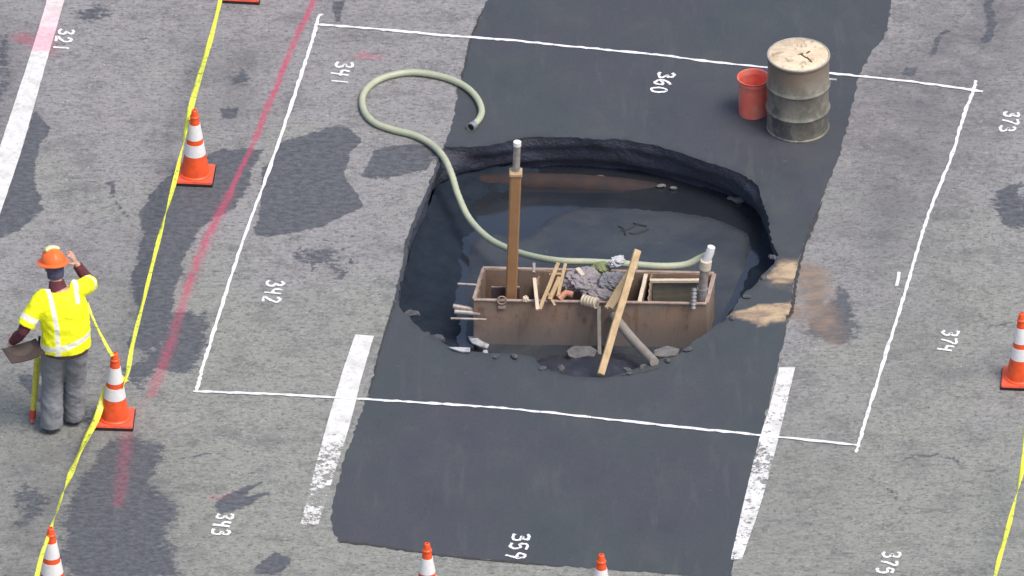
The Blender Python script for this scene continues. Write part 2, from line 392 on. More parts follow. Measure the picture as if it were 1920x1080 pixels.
# wet / oily stains: outline, strength, softness in metres
STAINS = [
 ([(555,248),(620,232),(650,235),(674,262),(650,285),(640,320),(665,350),(678,382),(645,400),(600,425),(545,440),(465,445),(480,380),(500,310),(522,262)], 1.0, .045),
 ([(690,282),(740,270),(790,272),(822,292),(795,322),(720,335),(678,325)], .9, .05),
 ([(395,285),(490,270),(470,330),(420,400),(360,430),(345,520),(310,600),(280,650),(240,650),(255,560),(272,440),(262,400),(300,350)], .9, .08),
 ([(-40,420),(10,330),(60,190),(85,235),(58,320),(75,390),(35,430),(0,455),(-40,500)], .9, .07),
 ([(150,880),(190,830),(250,805),(330,830),(300,900),(335,950),(345,1100),(120,1100),(105,985)], .72, .2),
 ([(0,850),(60,900),(130,930),(60,1000),(0,1010)], .55, .2),
 ([(300,590),(385,585),(405,640),(372,705),(310,690),(270,740),(240,700),(280,640)], .7, .14),
 ([(405,935),(440,918),(500,905),(470,935),(530,925),(460,955),(400,965)], .8, .08),
 ([(470,1058),(510,1030),(552,1040),(520,1072),(480,1074)], .8, .05),
 ([(1852,355),(1920,335),(1950,440),(1880,440),(1840,395)], .7, .15),
 ([(1570,500),(1610,545),(1622,600),(1590,640),(1520,640),(1485,618),(1530,590),(1560,560)], .62, .12),
 ([(1853,-40),(1872,-40),(1866,40),(1850,88),(1836,88),(1850,30)], .85, .05),
 ([(1780,60),(1792,64),(1770,95),(1762,110),(1745,112),(1760,86)], .8, .05),
 ([(1695,130),(1725,126),(1735,145),(1700,150)], .75, .06),
 ([(1725,170),(1745,170),(1738,240),(1722,240)], .55, .08),
 ([(405,135),(450,122),(500,140),(470,165),(420,160)], .55, .12),
 ([(400,205),(440,195),(445,225),(405,232)], .7, .07),
 ([(610,10),(640,5),(640,40),(622,42)], .7, .05),
 ([(795,5),(812,5),(800,40),(788,40)], .5, .05),
 ([(-20,60),(30,70),(20,190),(-20,240)], .6, .15),
 ([(115,20),(200,-10),(240,30),(150,60)], .55, .15),
 ([(540,470),(625,468),(655,520),(640,545),(600,500),(550,490)], .50, .05),
 ([(245,60),(330,40),(300,110),(240,130)], .45, .2),
 ([(80,480),(240,430),(260,330),(200,320),(120,420)], .35, .25),
 ([(1640,760),(1700,740),(1720,800),(1680,830)], .45, .2),
 ([(20,700),(60,760),(180,830),(160,760),(80,700)], .6, .12),
]
TONES = [  # broad worn or grimy areas
 ([(1570,180),(1700,60),(1830,-40),(1960,-40),(1960,40),(1850,230),(1740,440),(1640,520),(1570,420)], 1.0, .45),
 ([(-60,20),(70,60),(40,200),(0,320),(-60,340)], .8, .3), ([(90,480),(250,400),(300,640),(240,800),(60,830),(20,700)], .45, .3),
 ([(-20,830),(240,780),(340,860),(350,1100),(-40,1100)], .8, .3), ([(370,90),(520,80),(500,230),(400,240)], .7, .25),
 ([(540,40),(700,10),(760,40),(640,80)], .4, .2), ([(1640,560),(1750,540),(1780,700),(1680,760)], .5, .3), ([(1480,700),(1600,880),(1520,1060),(1400,1060)], .35, .3),
]
THIN = [[(100,87),(160,88),(235,92)],[(605,455),(640,478),(650,505),(640,528)],[(560,462),(580,490),(585,520)],[(600,430),(650,436),(720,448),(760,470)],[(1755,590),(1800,600),(1850,606),(1900,596)],[(1640,330),(1700,350),(1760,345)],[(340,855),(400,850),(460,870)],[(150,330),(200,345),(240,400)],[(1700,860),(1760,850),(1800,880)],[(500,600),(560,615),(600,612)],[(1640,900),(1690,930),(1700,960)],[(420,300),(400,330),(410,360)]]
REDS = [  # centre line, half width, strength
 ([(592,-40),(585,10),(560,60),(535,120),(520,160),(500,205),(478,262)], .034, 1.0),
 ([(592,-40),(585,10),(560,60),(535,120),(520,160),(500,205),(478,262)], .09, .26),
 ([(478,262),(455,310),(430,365),(400,420),(372,480),(350,550)], .028, .95),
 ([(430,365),(400,425),(375,480),(345,560),(325,630),(300,700),(285,740)], .075, .60),
 ([(285,740),(262,765),(243,800)], .07, .35), ([(240,800),(235,850),(228,900),(222,945)], .10, .45),
 ([(690,100),(672,106),(712,108)], .06, .55), ([(640,92),(730,100)], .14, .22),
 ([(40,70),(60,78),(85,92)], .14, .55), ([(95,100),(100,60)], .13, .4),
 ([(395,935),(430,928)], .06, .45),
 ([(330,740),(300,780)], .2, .18),
]
TANS = [
 ([(1440,540),(1465,528),(1500,498),(1490,484),(1530,490),(1565,512),(1560,560),(1585,610),(1560,640),(1520,625),(1490,610),(1490,560),(1488,530)], .95, .24),
 ([(1490,490),(1560,500),(1600,560),(1610,620),(1560,650),(1500,630)], .42, .22),
 ([(1432,528),(1452,500),(1480,482),(1505,486),(1500,528),(1470,532)], 1.0, .03),
 ([(1352,604),(1400,592),(1430,578),(1480,572),(1495,590),(1485,608),(1440,612),(1400,608)], 1.0, .03),
]
RIMW = [tuple(p) for p in rim_raw]
def marks(X, Y, on_patch=False):
    wx = X + .13 * (fbm(X * 2.2, Y * 2.2, 3) - .5) * 2; wy = Y + .16 * (fbm(X * 2.2, Y * 2.2, 9) - .5) * 2
    R = np.zeros(X.shape); G = np.zeros(X.shape); B = np.zeros(X.shape)
    near = (np.abs(X) < 6.5) & (np.abs(Y) < 7.5)
    xs, ys = wx[near], wy[near]
    def field(poly, soft):
        pw = W(poly); i = inside(xs, ys, pw); d = polydist(xs, ys, pw); s = np.where(i, d, -d)
        return np.clip(.5 + s / (2 * soft), 0, 1)
    r = np.zeros(xs.shape); g_ = np.zeros(xs.shape); b = np.zeros(xs.shape)
    if not on_patch:
        for poly, st, soft in STAINS: r = np.maximum(r, st * field(poly, soft))
        for line in THIN: r = np.maximum(r, .62 * np.exp(-(polydist(xs, ys, W(line), False) / .022) ** 2) * (fbm(xs * 7, ys * 7, 71) > .40))
        for line, hw, st in REDS:
            d = polydist(X[near] + .03 * (fbm(X[near] * 6, Y[near] * 6, 21) - .5), Y[near], W(line), False)
            g_ = np.maximum(g_, st * np.exp(-(d / hw) ** 2))
    else:
        d = polydist(X[near], Y[near], RIMW); r = .55 * np.clip(1 - d / .07, 0, 1) * (fbm(X[near] * 5, Y[near] * 5, 31) > .42)
    for poly, st, soft in TANS: b = np.maximum(b, st * field(poly, soft))
    T = np.zeros(X.shape); t_ = np.zeros(xs.shape)
    if not on_patch:
        for poly, st, soft in TONES: t_ = np.maximum(t_, st * field(poly, soft))
    R[near] = r; G[near] = g_; B[near] = b; T[near] = t_
    return R, G, B, T
def set_marks(me, on_patch=False):
    n = len(me.vertices); co = np.empty(n * 3); me.vertices.foreach_get('co', co); co = co.reshape(-1, 3)
    R, G, B, T = marks(co[:, 0].copy(), co[:, 1].copy(), on_patch)
    a = me.attributes.new('marks', 'FLOAT_COLOR', 'POINT')
    a.data.foreach_set('color', np.stack([R, G, B, T], -1).astype(np.float32).ravel())

def sheet(name, step, x0, x1, y0, y1, keep, loops, z, mt, far=None, on_patch=False):
    """grid where keep() holds, stitched with a constrained triangulation to the loops"""
    nx = int((x1 - x0) / step) + 1; ny = int((y1 - y0) / step) + 1
    gx = x0 + np.arange(nx) * step; gy = y0 + np.arange(ny) * step
    XX, YY = np.meshgrid(gx, gy); cx = (XX[:-1, :-1] + step / 2); cy = (YY[:-1, :-1] + step / 2)
    dist = np.full(cx.shape, 1e9)
    for lp in loops: dist = np.minimum(dist, polydist(cx, cy, [tuple(p) for p in lp[::3]]))
    full = keep(cx, cy) & (dist > step * 1.6)
    verts = [(float(x), float(y), z) for x, y in zip(XX.ravel(), YY.ravel())]
    idx = lambda j, i: j * nx + i
    faces = []; edges = {}
    for j, i in zip(*np.nonzero(full)):
        f = (idx(j, i), idx(j, i + 1), idx(j + 1, i + 1), idx(j + 1, i)); faces.append(f)
    js, is_ = np.nonzero(full); pad = np.zeros((full.shape[0] + 2, full.shape[1] + 2), bool); pad[1:-1, 1:-1] = full
    be = []
    for j, i in zip(js, is_):
        if not pad[j, i + 1] : be.append((idx(j, i), idx(j, i + 1)))
        if not pad[j + 2, i + 1]: be.append((idx(j + 1, i), idx(j + 1, i + 1)))
        if not pad[j + 1, i]: be.append((idx(j, i), idx(j + 1, i)))
        if not pad[j + 1, i + 2]: be.append((idx(j, i + 1), idx(j + 1, i + 1)))
    on_border = lambda v: (v % nx in (0, nx - 1)) or (v // nx in (0, ny - 1))
    if far: be = [e for e in be if not (on_border(e[0]) and on_border(e[1]))]
    used = sorted({v for e in be for v in e}); mp = {v: k for k, v in enumerate(used)}
    pts = [Vector(verts[v][:2]) for v in used]; ed = [(mp[a], mp[b]) for a, b in be]
    for lp in loops:
        s = len(pts); pts += [Vector(p) for p in lp]; ed += [(s + k, s + (k + 1) % len(lp)) for k in range(len(lp))]
    vo, eo, fo, *_ = delaunay_2d_cdt(pts, ed, [], 0, 1e-5)
    s = len(verts); verts += [(p.x, p.y, z) for p in vo]
    C = np.array([[sum(vo[v].x for v in f) / len(f), sum(vo[v].y for v in f) / len(f)] for f in fo])
    k1 = keep(C[:, 0], C[:, 1])
    gi = np.floor((C[:, 0] - x0) / step).astype(int); gj = np.floor((C[:, 1] - y0) / step).astype(int)
    infull = full[np.clip(gj, 0, full.shape[0] - 1), np.clip(gi, 0, full.shape[1] - 1)]
    for f, a, b in zip(fo, k1, infull):
        if a and not b: faces.append(tuple(s + v for v in f))
    if far:
        c = [idx(0, 0), idx(0, nx - 1), idx(ny - 1, nx - 1), idx(ny - 1, 0)]
        s = len(verts); verts += [(-far, -far, z), (far, -far, z), (far, far, z), (-far, far, z)]
        for k in range(4): faces.append((s + k, s + (k + 1) % 4, c[(k + 1) % 4], c[k]))
    me = bpy.data.meshes.new(name); me.from_pydata(verts, [], faces); 
    bm = bmesh.new(); bm.from_mesh(me)
    bmesh.ops.remove_doubles(bm, verts=bm.verts, dist=1e-4)
    bmesh.ops.delete(bm, geom=[v for v in bm.verts if not v.link_faces], context='VERTS')
    for f in bm.faces:
        if f.normal.z < 0: f.normal_flip()
    bm.to_mesh(me); bm.free(); set_marks(me, on_patch)
    return tag(link(name, me, mt, smooth=False), kind='structure')
RP = [tuple(p) for p in rim]; PP = [tuple(p) for p in patch]
sheet('road_surface', .036, -6.0, 6.0, -7.0, 7.0, lambda x, y: ~inside(x, y, RP), [rim], 0.0, M_OLD, far=400)
# the resurfaced strip goes right up to (and on the left shares) the broken rim
sheet('asphalt_patch', .06, -3.0, 4.8, -6.0, 7.5, lambda x, y: inside(x, y, PP) & ~inside(x, y, RP), [rim, patch], .004, M_PATCH, on_patch=True)

# ------------------------------------------------------------------ the sinkhole: undercut wall, muddy water, slumped earth
WATER_Z = -.38
def offset_loop(lp, d):
    n = len(lp); out = []
    area = sum(lp[i].x * lp[(i + 1) % n].y - lp[(i + 1) % n].x * lp[i].y for i in range(n)); sg = 1 if area > 0 else -1
    for i in range(n):
        t = (lp[(i + 4) % n] - lp[i - 4]).normalized(); nn = Vector((t.y, -t.x)) * sg; out.append(lp[i] + nn * d)
    return out
prof = [(0.0, .005), (.003, -.03), (.0, -.07), (.004, -.11), (.02, -.14), (.032, -.19), (.03, -.25), (.06, -.29), (.10, -.33), (.11, -.38), (.08, -.45), (.03, -.7), (-.05, -1.15)]
verts = []; faces = []
nr = len(rim); rim_s = [sum((rim[(i + k) % nr] for k in range(-7, 8)), Vector((0, 0))) / 15 for i in range(nr)]
for d, z in prof:
    q_ = min(1, max(0, (-z - .03) / .09)); lp0 = offset_loop(rim_s, d); lp = [rim[i] * (1 - q_) + rim_s[i] * q_ + (lp0[i] - rim_s[i]) for i in range(nr)]
    for i, p in enumerate(lp):
        f = 0 if z > 0 else 1
        a = (fbm(np.array(p.x * 3.0 + z * 7), np.array(p.y * 3.0 - z * 5), 40) - .5) * .09 * f * (1 if z < -.1 else .2)
        b = (fbm(np.array(p.x * 11.0), np.array(p.y * 11.0 + z * 13), 50) - .5) * .022 * f * (1 if z < -.1 else .5)
        nrm = (lp0[i] - rim_s[i]); nrm = nrm.normalized() if nrm.length > 1e-6 else Vector((0, 0))
        q = p + nrm * float(a + b); verts.append((q.x, q.y, z + float(b) * .4))
n = len(rim)
for j in range(len(prof) - 1):
    for i in range(n):
        faces.append((j * n + i, j * n + (i + 1) % n, (j + 1) * n + (i + 1) % n, (j + 1) * n + i))
me = bpy.data.meshes.new('pit_wall'); me.from_pydata(verts, [], faces)
tag(link('sinkhole_pit_wall', me, M_PIT), kind='structure')
me = bpy.data.meshes.new('water'); big = offset_loop(rim, .22)
bm = bmesh.new(); bm.faces.new([bm.verts.new((p.x, p.y, WATER_Z)) for p in big])
bmesh.ops.triangulate(bm, faces=bm.faces)
for f in bm.faces:
    if f.normal.z < 0: f.normal_flip()
bm.to_mesh(me); bm.free()
tag(link('sinkhole_water', me, M_WATER, smooth=False), kind='structure')

# earth bank sloping from under the left rim into the water
INN = [(858,662),(866,640),(866,600),(864,560),(872,515),(872,475),(886,445),(925,432),(965,438),(1000,428),(1030,408),(1062,398)]
OUT = [(842,655),(790,622),(762,598),(746,572),(748,520),(762,470),(778,410),(806,345),(826,292),(870,268),(940,262),(1010,255)]
M_BANK = mat('dark_navy_bank', (.013, .020, .031), .8, color2=(.021, .029, .042), nscale=6, bump=.7, bscale=18, spec=.12)
def bank(INN, OUT, drop):
    ia = [P(x, y, WATER_Z).to_2d() for x, y in INN]; oa = [P(x, y, 0).to_2d() for x, y in OUT]
    ia = [v.to_2d() for v in catmull([v.to_3d() for v in ia], 8)]; oa = [v.to_2d() for v in catmull([v.to_3d() for v in oa], 8)]
    bm = bmesh.new(); prev = None
    for k, (p_in, p_out) in enumerate(zip(ia, oa)):
        row = []; e = min(k, len(ia) - 1 - k) / len(ia)
        for j in range(15):
            f = j / 14; q = p_out.lerp(p_in, f)
            z = -.18 - .15 * f ** .5 - .07 * f ** 2 - drop * max(0, k / len(ia) - .52) * 2
            z += .10 * float(fbm(np.array(q.x * 3), np.array(q.y * 3), 201) - .5) * (1 - f * .6) + .05 * float(fbm(np.array(q.x * 12), np.array(q.y * 12), 207) - .5)
            row.append(bm.verts.new((q.x, q.y, z)))
        if prev:
            for j in range(14): bm.faces.new((prev[j], prev[j + 1], row[j + 1], row[j]))
        prev = row
    return tag(from_bm('dark_bank', bm, M_BANK), kind='structure')
bank(INN, OUT, .16)
bank([(1340,640),(1352,608),(1368,570),(1388,530),(1400,490),(1404,455),(1398,425),(1380,405)], [(1350,618),(1372,600),(1402,560),(1432,525),(1466,482),(1456,440),(1446,395),(1428,350)], .2)  # right bank added dark, for the wall's reflection and undercut shade
bm = bmesh.new(); tube(bm, [P(850, 350, -.50), P(905, 347, -.44), P(985, 345, -.40), P(1080, 347, -.40), P(1165, 354, -.42), P(1250, 366, -.50)], .105, 18)  # tube added to give the brown tone reflected under the far wall
tag(from_bm('brown_band_tube', bm, mat('dark_brown_band', (.046, .025, .021), .85, color2=(.022, .018, .020), nscale=6, bump=.5)), 'dark brown band along the far wall of the sinkhole, added as a half-sunk tube', 'pipe')

# grey silt bed that has settled flat round the box
SILT = [(866,640),(870,590),(869,540),(873,500),(872,470),(886,447),(925,436),(962,444),(990,440),(1012,418),(1040,400),(1075,390),(1120,386),(1180,388),(1240,391),(1290,396),(1340,408),(1385,424),(1408,440),(1414,465),(1402,500),(1388,535),(1372,570),(1352,610),(1330,650),(1250,700),(1100,715),(960,690)]
sw = [P(x, y, WATER_Z).to_2d() for x, y in SILT]; sw = resample([v.to_2d() for v in catmull([v.to_3d() for v in sw + [sw[0]]], 5)[:-1]], .05, .012, 21)
SP = [tuple(p) for p in sw]; x0, x1 = min(p[0] for p in SP), max(p[0] for p in SP); y0, y1 = min(p[1] for p in SP), max(p[1] for p in SP)
so = sheet('silt_bed', .045, x0, x1, y0, y1, lambda x, y: inside(x, y, SP), [sw], 0, None)
me = so.data; n = len(me.vertices); co = np.empty(n * 3); me.vertices.foreach_get('co', co); co = co.reshape(-1, 3)
d = polydist(co[:, 0], co[:, 1], SP); k = np.clip(d / .10, 0, 1)
co[:, 2] = WATER_Z - .012 + .030 * k ** .6 + .022 * (fbm(co[:, 0] * 1.7, co[:, 1] * 2.4, 301) - .5) * k + .010 * (fbm(co[:, 0] * 7, co[:, 1] * 9, 305) - .5)
me.vertices.foreach_set('co', co.ravel()); me.polygons.foreach_set('use_smooth', [True] * len(me.polygons)); me.update()
g = NB('settled_grey_silt'); a_ = g.noise(1.1, 5, .6, (1, 1.4, 1), .4); b_ = g.noise(13, 5, .75)
c = g.mix(g.ramp(a_, .36, .62), (.036, .042, .054), (.050, .058, .066)); c = g.mix(g.ramp(b_, .60, .74, 0, .45), c, (.11, .115, .12)); c = g.mix(g.ramp(b_, .40, .28, 0, .4), c, (.028, .032, .042))
g.col(c); g.rough(g.ramp(a_, .3, .7, .34, .55)); g.bump(g.mth('ADD', b_, g.mth('MULTIPLY', a_, 3)), .35, .02); me.materials.clear(); me.materials.append(g.m)

# slumped blue-grey mud ramp under the notch of the near rim
bm = bmesh.new(); G = []
ax, bx = P(985, 690).x, P(1262, 690).x
NXs, NYs = 46, 26
for j in range(NYs + 1):
    row = []
    for i in range(NXs + 1):
        x = ax + (bx - ax) * i / NXs; v = j / NYs; y = -1.62 + v * 1.20
        z = -.05 - .16 * v ** .8 - .24 * v ** 3
        z += .09 * float(fbm(np.array(x * 4), np.array(y * 4), 61) - .5) + .05 * float(fbm(np.array(x * 14), np.array(y * 14), 66) - .5)
        z -= .14 * abs(2 * i / NXs - 1) ** 3
        row.append(bm.verts.new((x, y, min(z, -.02))))
    G.append(row)
for j in range(NYs):
    for i in range(NXs): bm.faces.new((G[j][i], G[j][i + 1], G[j + 1][i + 1], G[j + 1][i]))
M_MUD = mat('blue_grey_mud', (.022, .028, .045), .55, color2=(.045, .048, .058), nscale=7, bump=.7, bscale=20)
tag(from_bm('mud_slope', bm, M_MUD), kind='structure')

# ------------------------------------------------------------------ road paint
def px_line(pts, n=8): return catmull([P(x, y) for x, y in pts], n)
bm = bmesh.new()
ribbon(bm, px_line([(606,28),(597,34),(586,75),(560,155),(515,290),(455,455),(405,610),(380,690),(368,737)], 14), .031, .0085, .007, 1)
ribbon(bm, px_line([(594,47),(700,55),(840,68),(960,77),(1100,91),(1240,105),(1370,121),(1560,139),(1700,153),(1843,173)], 14), .034, .0090, .008, 2)
ribbon(bm, px_line([(1830,152),(1822,180),(1808,215),(1782,300),(1745,392),(1720,470),(1690,572),(1650,700),(1620,800),(1605,850)], 14), .030, .0095, .007, 3)
ribbon(bm, px_line([(362,735),(520,741),(700,751),(850,760),(1000,772),(1200,794),(1400,815),(1608,836)], 14), .034, .0100, .008, 4)
tag(from_bm('painted_outline', bm, M_SPRAY, smooth=False), kind='structure')

def lane(name, L, R, wearf, redf=None, seed=0):
    """L, R: left and right edge in photo measurements, same count"""
    A = px_line(L, 16); B = px_line(R, 16); rr = random.Random(seed)
    bm = bmesh.new(); rows = []; nn = 6
    for i, (a, b) in enumerate(zip(A, B)):
        ja, jb = rr.uniform(-.002, .002), rr.uniform(-.002, .002)
        rows.append([bm.verts.new((a.lerp(b, k / nn).x + (ja if k == 0 else jb if k == nn else 0), a.lerp(b, k / nn).y, .0075)) for k in range(nn + 1)])
    for r1, r2 in zip(rows[:-1], rows[1:]):
        for k in range(nn): bm.faces.new((r1[k], r1[k + 1], r2[k + 1], r2[k]))
    o = from_bm(name, bm, M_LANE, smooth=False); me = o.data
    at = me.attributes.new('wear', 'FLOAT_COLOR', 'POINT'); N = len(rows); vals = []
    for i in range(N):
        f = i / (N - 1)
        for k in range(nn + 1): vals += [wearf(f), redf(f) if redf else 0.0, 0, 1]
    at.data.foreach_set('color', vals); return tag(o, kind='structure')
def lw(f):  # left dash: bright, then worn towards its lower end
    return -.35 if f < .38 else (-.35 + (f - .38) / .2 * .65 if f < .58 else (.70 if .80 < f < .88 else .46))
lane('lane_line', [(666,628),(640,705),(612,800),(585,900),(563,985)], [(701,631),(678,710),(655,800),(625,895),(597,985)], lw, seed=1)
lane('lane_line', [(1461,690),(1444,760),(1422,830),(1400,920),(1370,1050)], [(1491,690),(1472,770),(1450,860),(1425,950),(1391,1050)], lambda f: -.3 if f < .10 else (.22 if f < .5 else (.50 if f < .66 else .32)), seed=2)
lane('lane_line', [(100,-60),(88,0),(58,100),(30,185),(-5,290),(-60,450)], [(135,-60),(121,0),(92,100),(68,185),(38,290),(-16,450)], lambda f: -.10,
     lambda f: .75 if .30 < f < .40 else max(0, .35 * (1 - abs(f - .28) / .12)), seed=3)

M_CRACK = mat('dark_crack_line', (.035, .034, .036), .9, color2=(.06, .058, .058), nscale=20)  # dark lines along the patch edge and across the pavement
def crack(pts, wd, seed, z=.0065):
    rr = random.Random(seed); C = [Vector((p.x + rr.uniform(-.007, .007), p.y + rr.uniform(-.007, .007), 0)) for p in px_line(pts, 9)]; n = len(C)
    bm = bmesh.new(); ribbon(bm, C, [wd * rr.uniform(.35, 1.1) * min(1, (k + .6) / 4, (n - k - .4) / 4) for k in range(n)], z)
    return tag(from_bm('pavement_crack', bm, M_CRACK, smooth=False), kind='structure')
crack([(1541,380),(1520,432),(1503,480),(1494,520),(1488,560),(1484,585),(1474,600)], .045, 1)
crack([(634,1016),(700,1023),(770,1034),(860,1046),(960,1054),(1060,1063)], .04, 2)
crack([(906,20),(884,70),(874,115),(866,150)], .03, 3)
crack([(742,560),(729,604),(713,654),(702,704),(690,742)], .028, 4)
crack([(1160,706),(1200,700),(1240,690)], .022, 5)
GL = {'0': [[(.5,1),(.12,.75),(.1,.25),(.5,0),(.85,.25),(.88,.75),(.5,1)]],
 '1': [[(.5,1.05),(.5,0)]], '2': [[(.05,.78),(.35,1),(.8,.85),(.7,.5),(.08,.02),(.95,.05)]],
 '3': [[(.02,.84),(.3,1),(.75,.93),(.72,.66),(.42,.55),(.85,.42),(.9,.15),(.5,0),(.05,.1)]],
 '4': [[(.15,1),(.08,.52),(.92,.48)],[(.78,.95),(.72,-.08)]],
 '5': [[(.9,1),(.2,.98),(.15,.58),(.6,.64),(.9,.36),(.6,.02),(.08,.06)]],
 '6': [[(.8,1),(.32,.72),(.1,.3),(.38,0),(.78,.1),(.8,.42),(.45,.5),(.14,.3)]],
 '7': [[(.05,.95),(.85,1),(.55,.5),(.3,-.02)]],
 '9': [[(.85,.7),(.5,.52),(.15,.68),(.3,.98),(.75,.98),(.86,.7),(.72,.3),(.5,-.1)]]}
def number(txt, px, py, up=(30, 2), adv=(-6, 14.5), wv=(-3, 10.5), sw=.027, seed=0):
    """px, py: top left of the first figure's cell once turned; the figures' tops point to the right"""
    bm = bmesh.new(); rr = random.Random(seed)
    for i, ch in enumerate(txt):
        ox, oy = px + adv[0] * i + rr.uniform(-1, 1), py + adv[1] * i
        for k, st in enumerate(GL[ch]):
            pts = [P(ox + up[0] * y + wv[0] * x + rr.uniform(-1.3, 1.3), oy + up[1] * y + wv[1] * x + rr.uniform(-.8, .8)) for x, y in st]
            pts = catmull(pts, 5) if len(pts) > 2 else pts
            ribbon(bm, pts, sw, .0080 + .0007 * i + .0003 * k, .005, seed + i)
    return tag(from_bm('painted_number', bm, M_DIGIT, smooth=False), kind='structure')
number('321', 113, 54, up=(27, 3), adv=(-5, 15), seed=1)
number('341', 630, 116, up=(32, 3), adv=(-4, 15.5), seed=2)
number('342', 503, 526, up=(30, 3), adv=(-4, 15), seed=3)
number('343', 408, 963, up=(31, 2), adv=(-4, 15), seed=4)
number('360', 1236, 136, up=(28, 2), adv=(-6, 14), seed=5)
number('359', 962, 1001, up=(31, 2), adv=(-4, 17), wv=(-3, 13), seed=6)
number('373', 1885, 209, up=(28, 3), adv=(-4, 13.5), seed=7)
number('374', 1770, 620, up=(28, 2), adv=(-4, 14), seed=8)
number('375', 1658, 1035, up=(30, 2), adv=(-6, 15), seed=9)
bm = bmesh.new(); ribbon(bm, [P(1686, 511), P(1684, 524), P(1681, 537)], .03, .008, .002, 1)
tag(from_bm('painted_tick', bm, M_DIGIT, smooth=False), kind='structure')

# ------------------------------------------------------------------ traffic cones
def make_cone():
    t = empty('traffic_cone')
    bm = bmesh.new(); box(bm, (0, 0, .009), (.365, .365, .018), bev=.006); from_bm('rubber_foot', bm, M_BLACK, t)
    bm = bmesh.new(); box(bm, (0, 0, .030), (.35, .35, .024), bev=.009); from_bm('base', bm, M_CONEBASE, t)
    H = .74; r0, r1 = .135, .026
    R = lambda z: r0 + (r1 - r0) * ((z - .04) / (H - .04))
    bm = bmesh.new()
    lathe(bm, [(.152, .038), (.150, .052), (R(.06) + .003, .062), (R(.24), .24), (R(.26), .26), (R(.4), .4), (R(.6), .6), (R(.655), .655), (R(.655) + .006, .66), (R(.67) + .007, .672), (R(.68), .68), (r1, H - .006), (r1 - .006, H), (r1 - .012, H), (r1 - .014, H - .03), (0, H - .032)], 36)
    from_bm('cone_body', bm, M_ORANGE, t)
    for za, zb in ((.265, .385), (.435, .59)):
        bm = bmesh.new(); lathe(bm, [(R(za) - .002, za), (R(za) + .003, za + .001), (R(zb) + .003, zb - .001), (R(zb) - .002, zb)], 36); from_bm('reflective_band', bm, M_REFL, t)
    return t
def copy_tree(o, parent=None):
    c = o.copy(); COL.objects.link(c)
    if parent is not None: c.parent = parent
    for ch in o.children: copy_tree(ch, c)
    return c
cone0 = make_cone()
CONES = [(366, 331, -5, 0, 'orange traffic cone on a dark stain beside the red spray line, above the worker'),
 (215, 788, -3, 2, 'orange traffic cone right beside the worker, tape tied round its middle'),
 (99, 1117, 4, -2, 'orange traffic cone cut by the bottom edge below the worker, tape at its tip'),
 (801, 1146, 0, 0, 'orange traffic cone tip at the bottom edge, left of the painted 359'),
 (1127, 1167, 5, 0, 'orange traffic cone tip at the bottom edge, right of the painted 359'),
 (1914, 713, -4, 0, 'orange traffic cone cut by the right edge beside the painted 374'),
 (455, -11, -6, 0, 'orange traffic cone of which only the base shows at the top edge')]
for i, (x, y, a, tilt, lb) in enumerate(CONES):
    c = cone0 if i == 0 else copy_tree(cone0)
    c.location = P(x, y); c.rotation_euler = (0, rad(tilt * .4), rad(a)); tag(c, lb, 'traffic cone', 'traffic cones round the sinkhole')

# ------------------------------------------------------------------ caution tape
def tape(name, pts, label, seed=0, width=.062, tw=1.0):
    """pts: (px, py, z); a ribbon that twists slowly as it runs, folded where pulled tight"""
    C = catmull([P(x, y, z) for x, y, z in pts], 14); rr = random.Random(seed); bm = bmesh.new(); prev = None; ph = rr.uniform(0, 6)
    L = 0
    for i, p in enumerate(C):
        t = (C[min(i + 1, len(C) - 1)] - C[max(i - 1, 0)]).normalized()
        if i: L += (p - C[i - 1]).length
        s = t.cross(Vector((0, 0, 1))).normalized(); u = s.cross(t)
        a = ph + 1.1 * math.sin(L * 1.5 * tw + ph) + .8 * math.sin(L * 3.1 * tw)
        wd = width * (.55 + .35 * (.5 + .5 * math.sin(L * 1.1 + ph * 2)))
        d = s * math.cos(a) + u * math.sin(a); q = u * math.cos(a) - s * math.sin(a)
        ring = [bm.verts.new(p + d * wd * k + q * (.010 * (1 - (2 * k) ** 2) * math.sin(L * 9 + seed))) for k in (-.5, -.25, 0, .25, .5)]
        if prev:
            for k in range(4): bm.faces.new((prev[k], prev[k + 1], ring[k + 1], ring[k]))
        prev = ring
    o = from_bm(name, bm, M_TAPE); sol = o.modifiers.new('thickness', 'SOLIDIFY'); sol.thickness = .002
    return tag(o, label, 'caution tape')
tape('caution_tape', [(425,-60,.6),(412,5,.5),(396,70,.42),(375,140,.46),(357,205,.62),(347,250,.50),(330,330,.40),(300,440,.33),(270,560,.30),(250,640,.36),(240,695,.43),(234,715,.42),(230,728,.40)],
     'long yellow caution tape running from the top edge past one cone to the worker\'s cone', 2)
tape('caution_tape', [(238,716,.41),(222,706,.42),(203,722,.34),(192,752,.22),(181,785,.13),(163,820,.15),(140,870,.26),(118,925,.42),(104,968,.58),(92,1002,.66),(80,1035,.60),(68,1085,.50),(55,1150,.4)],
     'twisted yellow caution tape sagging from the worker\'s cone down to the bottom left cone', 5, .070)
tape('caution_tape', [(163,568,1.06),(177,604,.93),(190,630,.82),(202,652,.76),(211,667,.735)],
     'short strip of yellow caution tape between the worker\'s hip and the cone tip', 9, .05)
tape('caution_tape', [(1925,790,.60),(1922,850,.52),(1908,920,.44),(1890,990,.42),(1872,1055,.46),(1858,1120,.5)],
     'yellow caution tape hanging along the right edge below the cone', 4, .075)

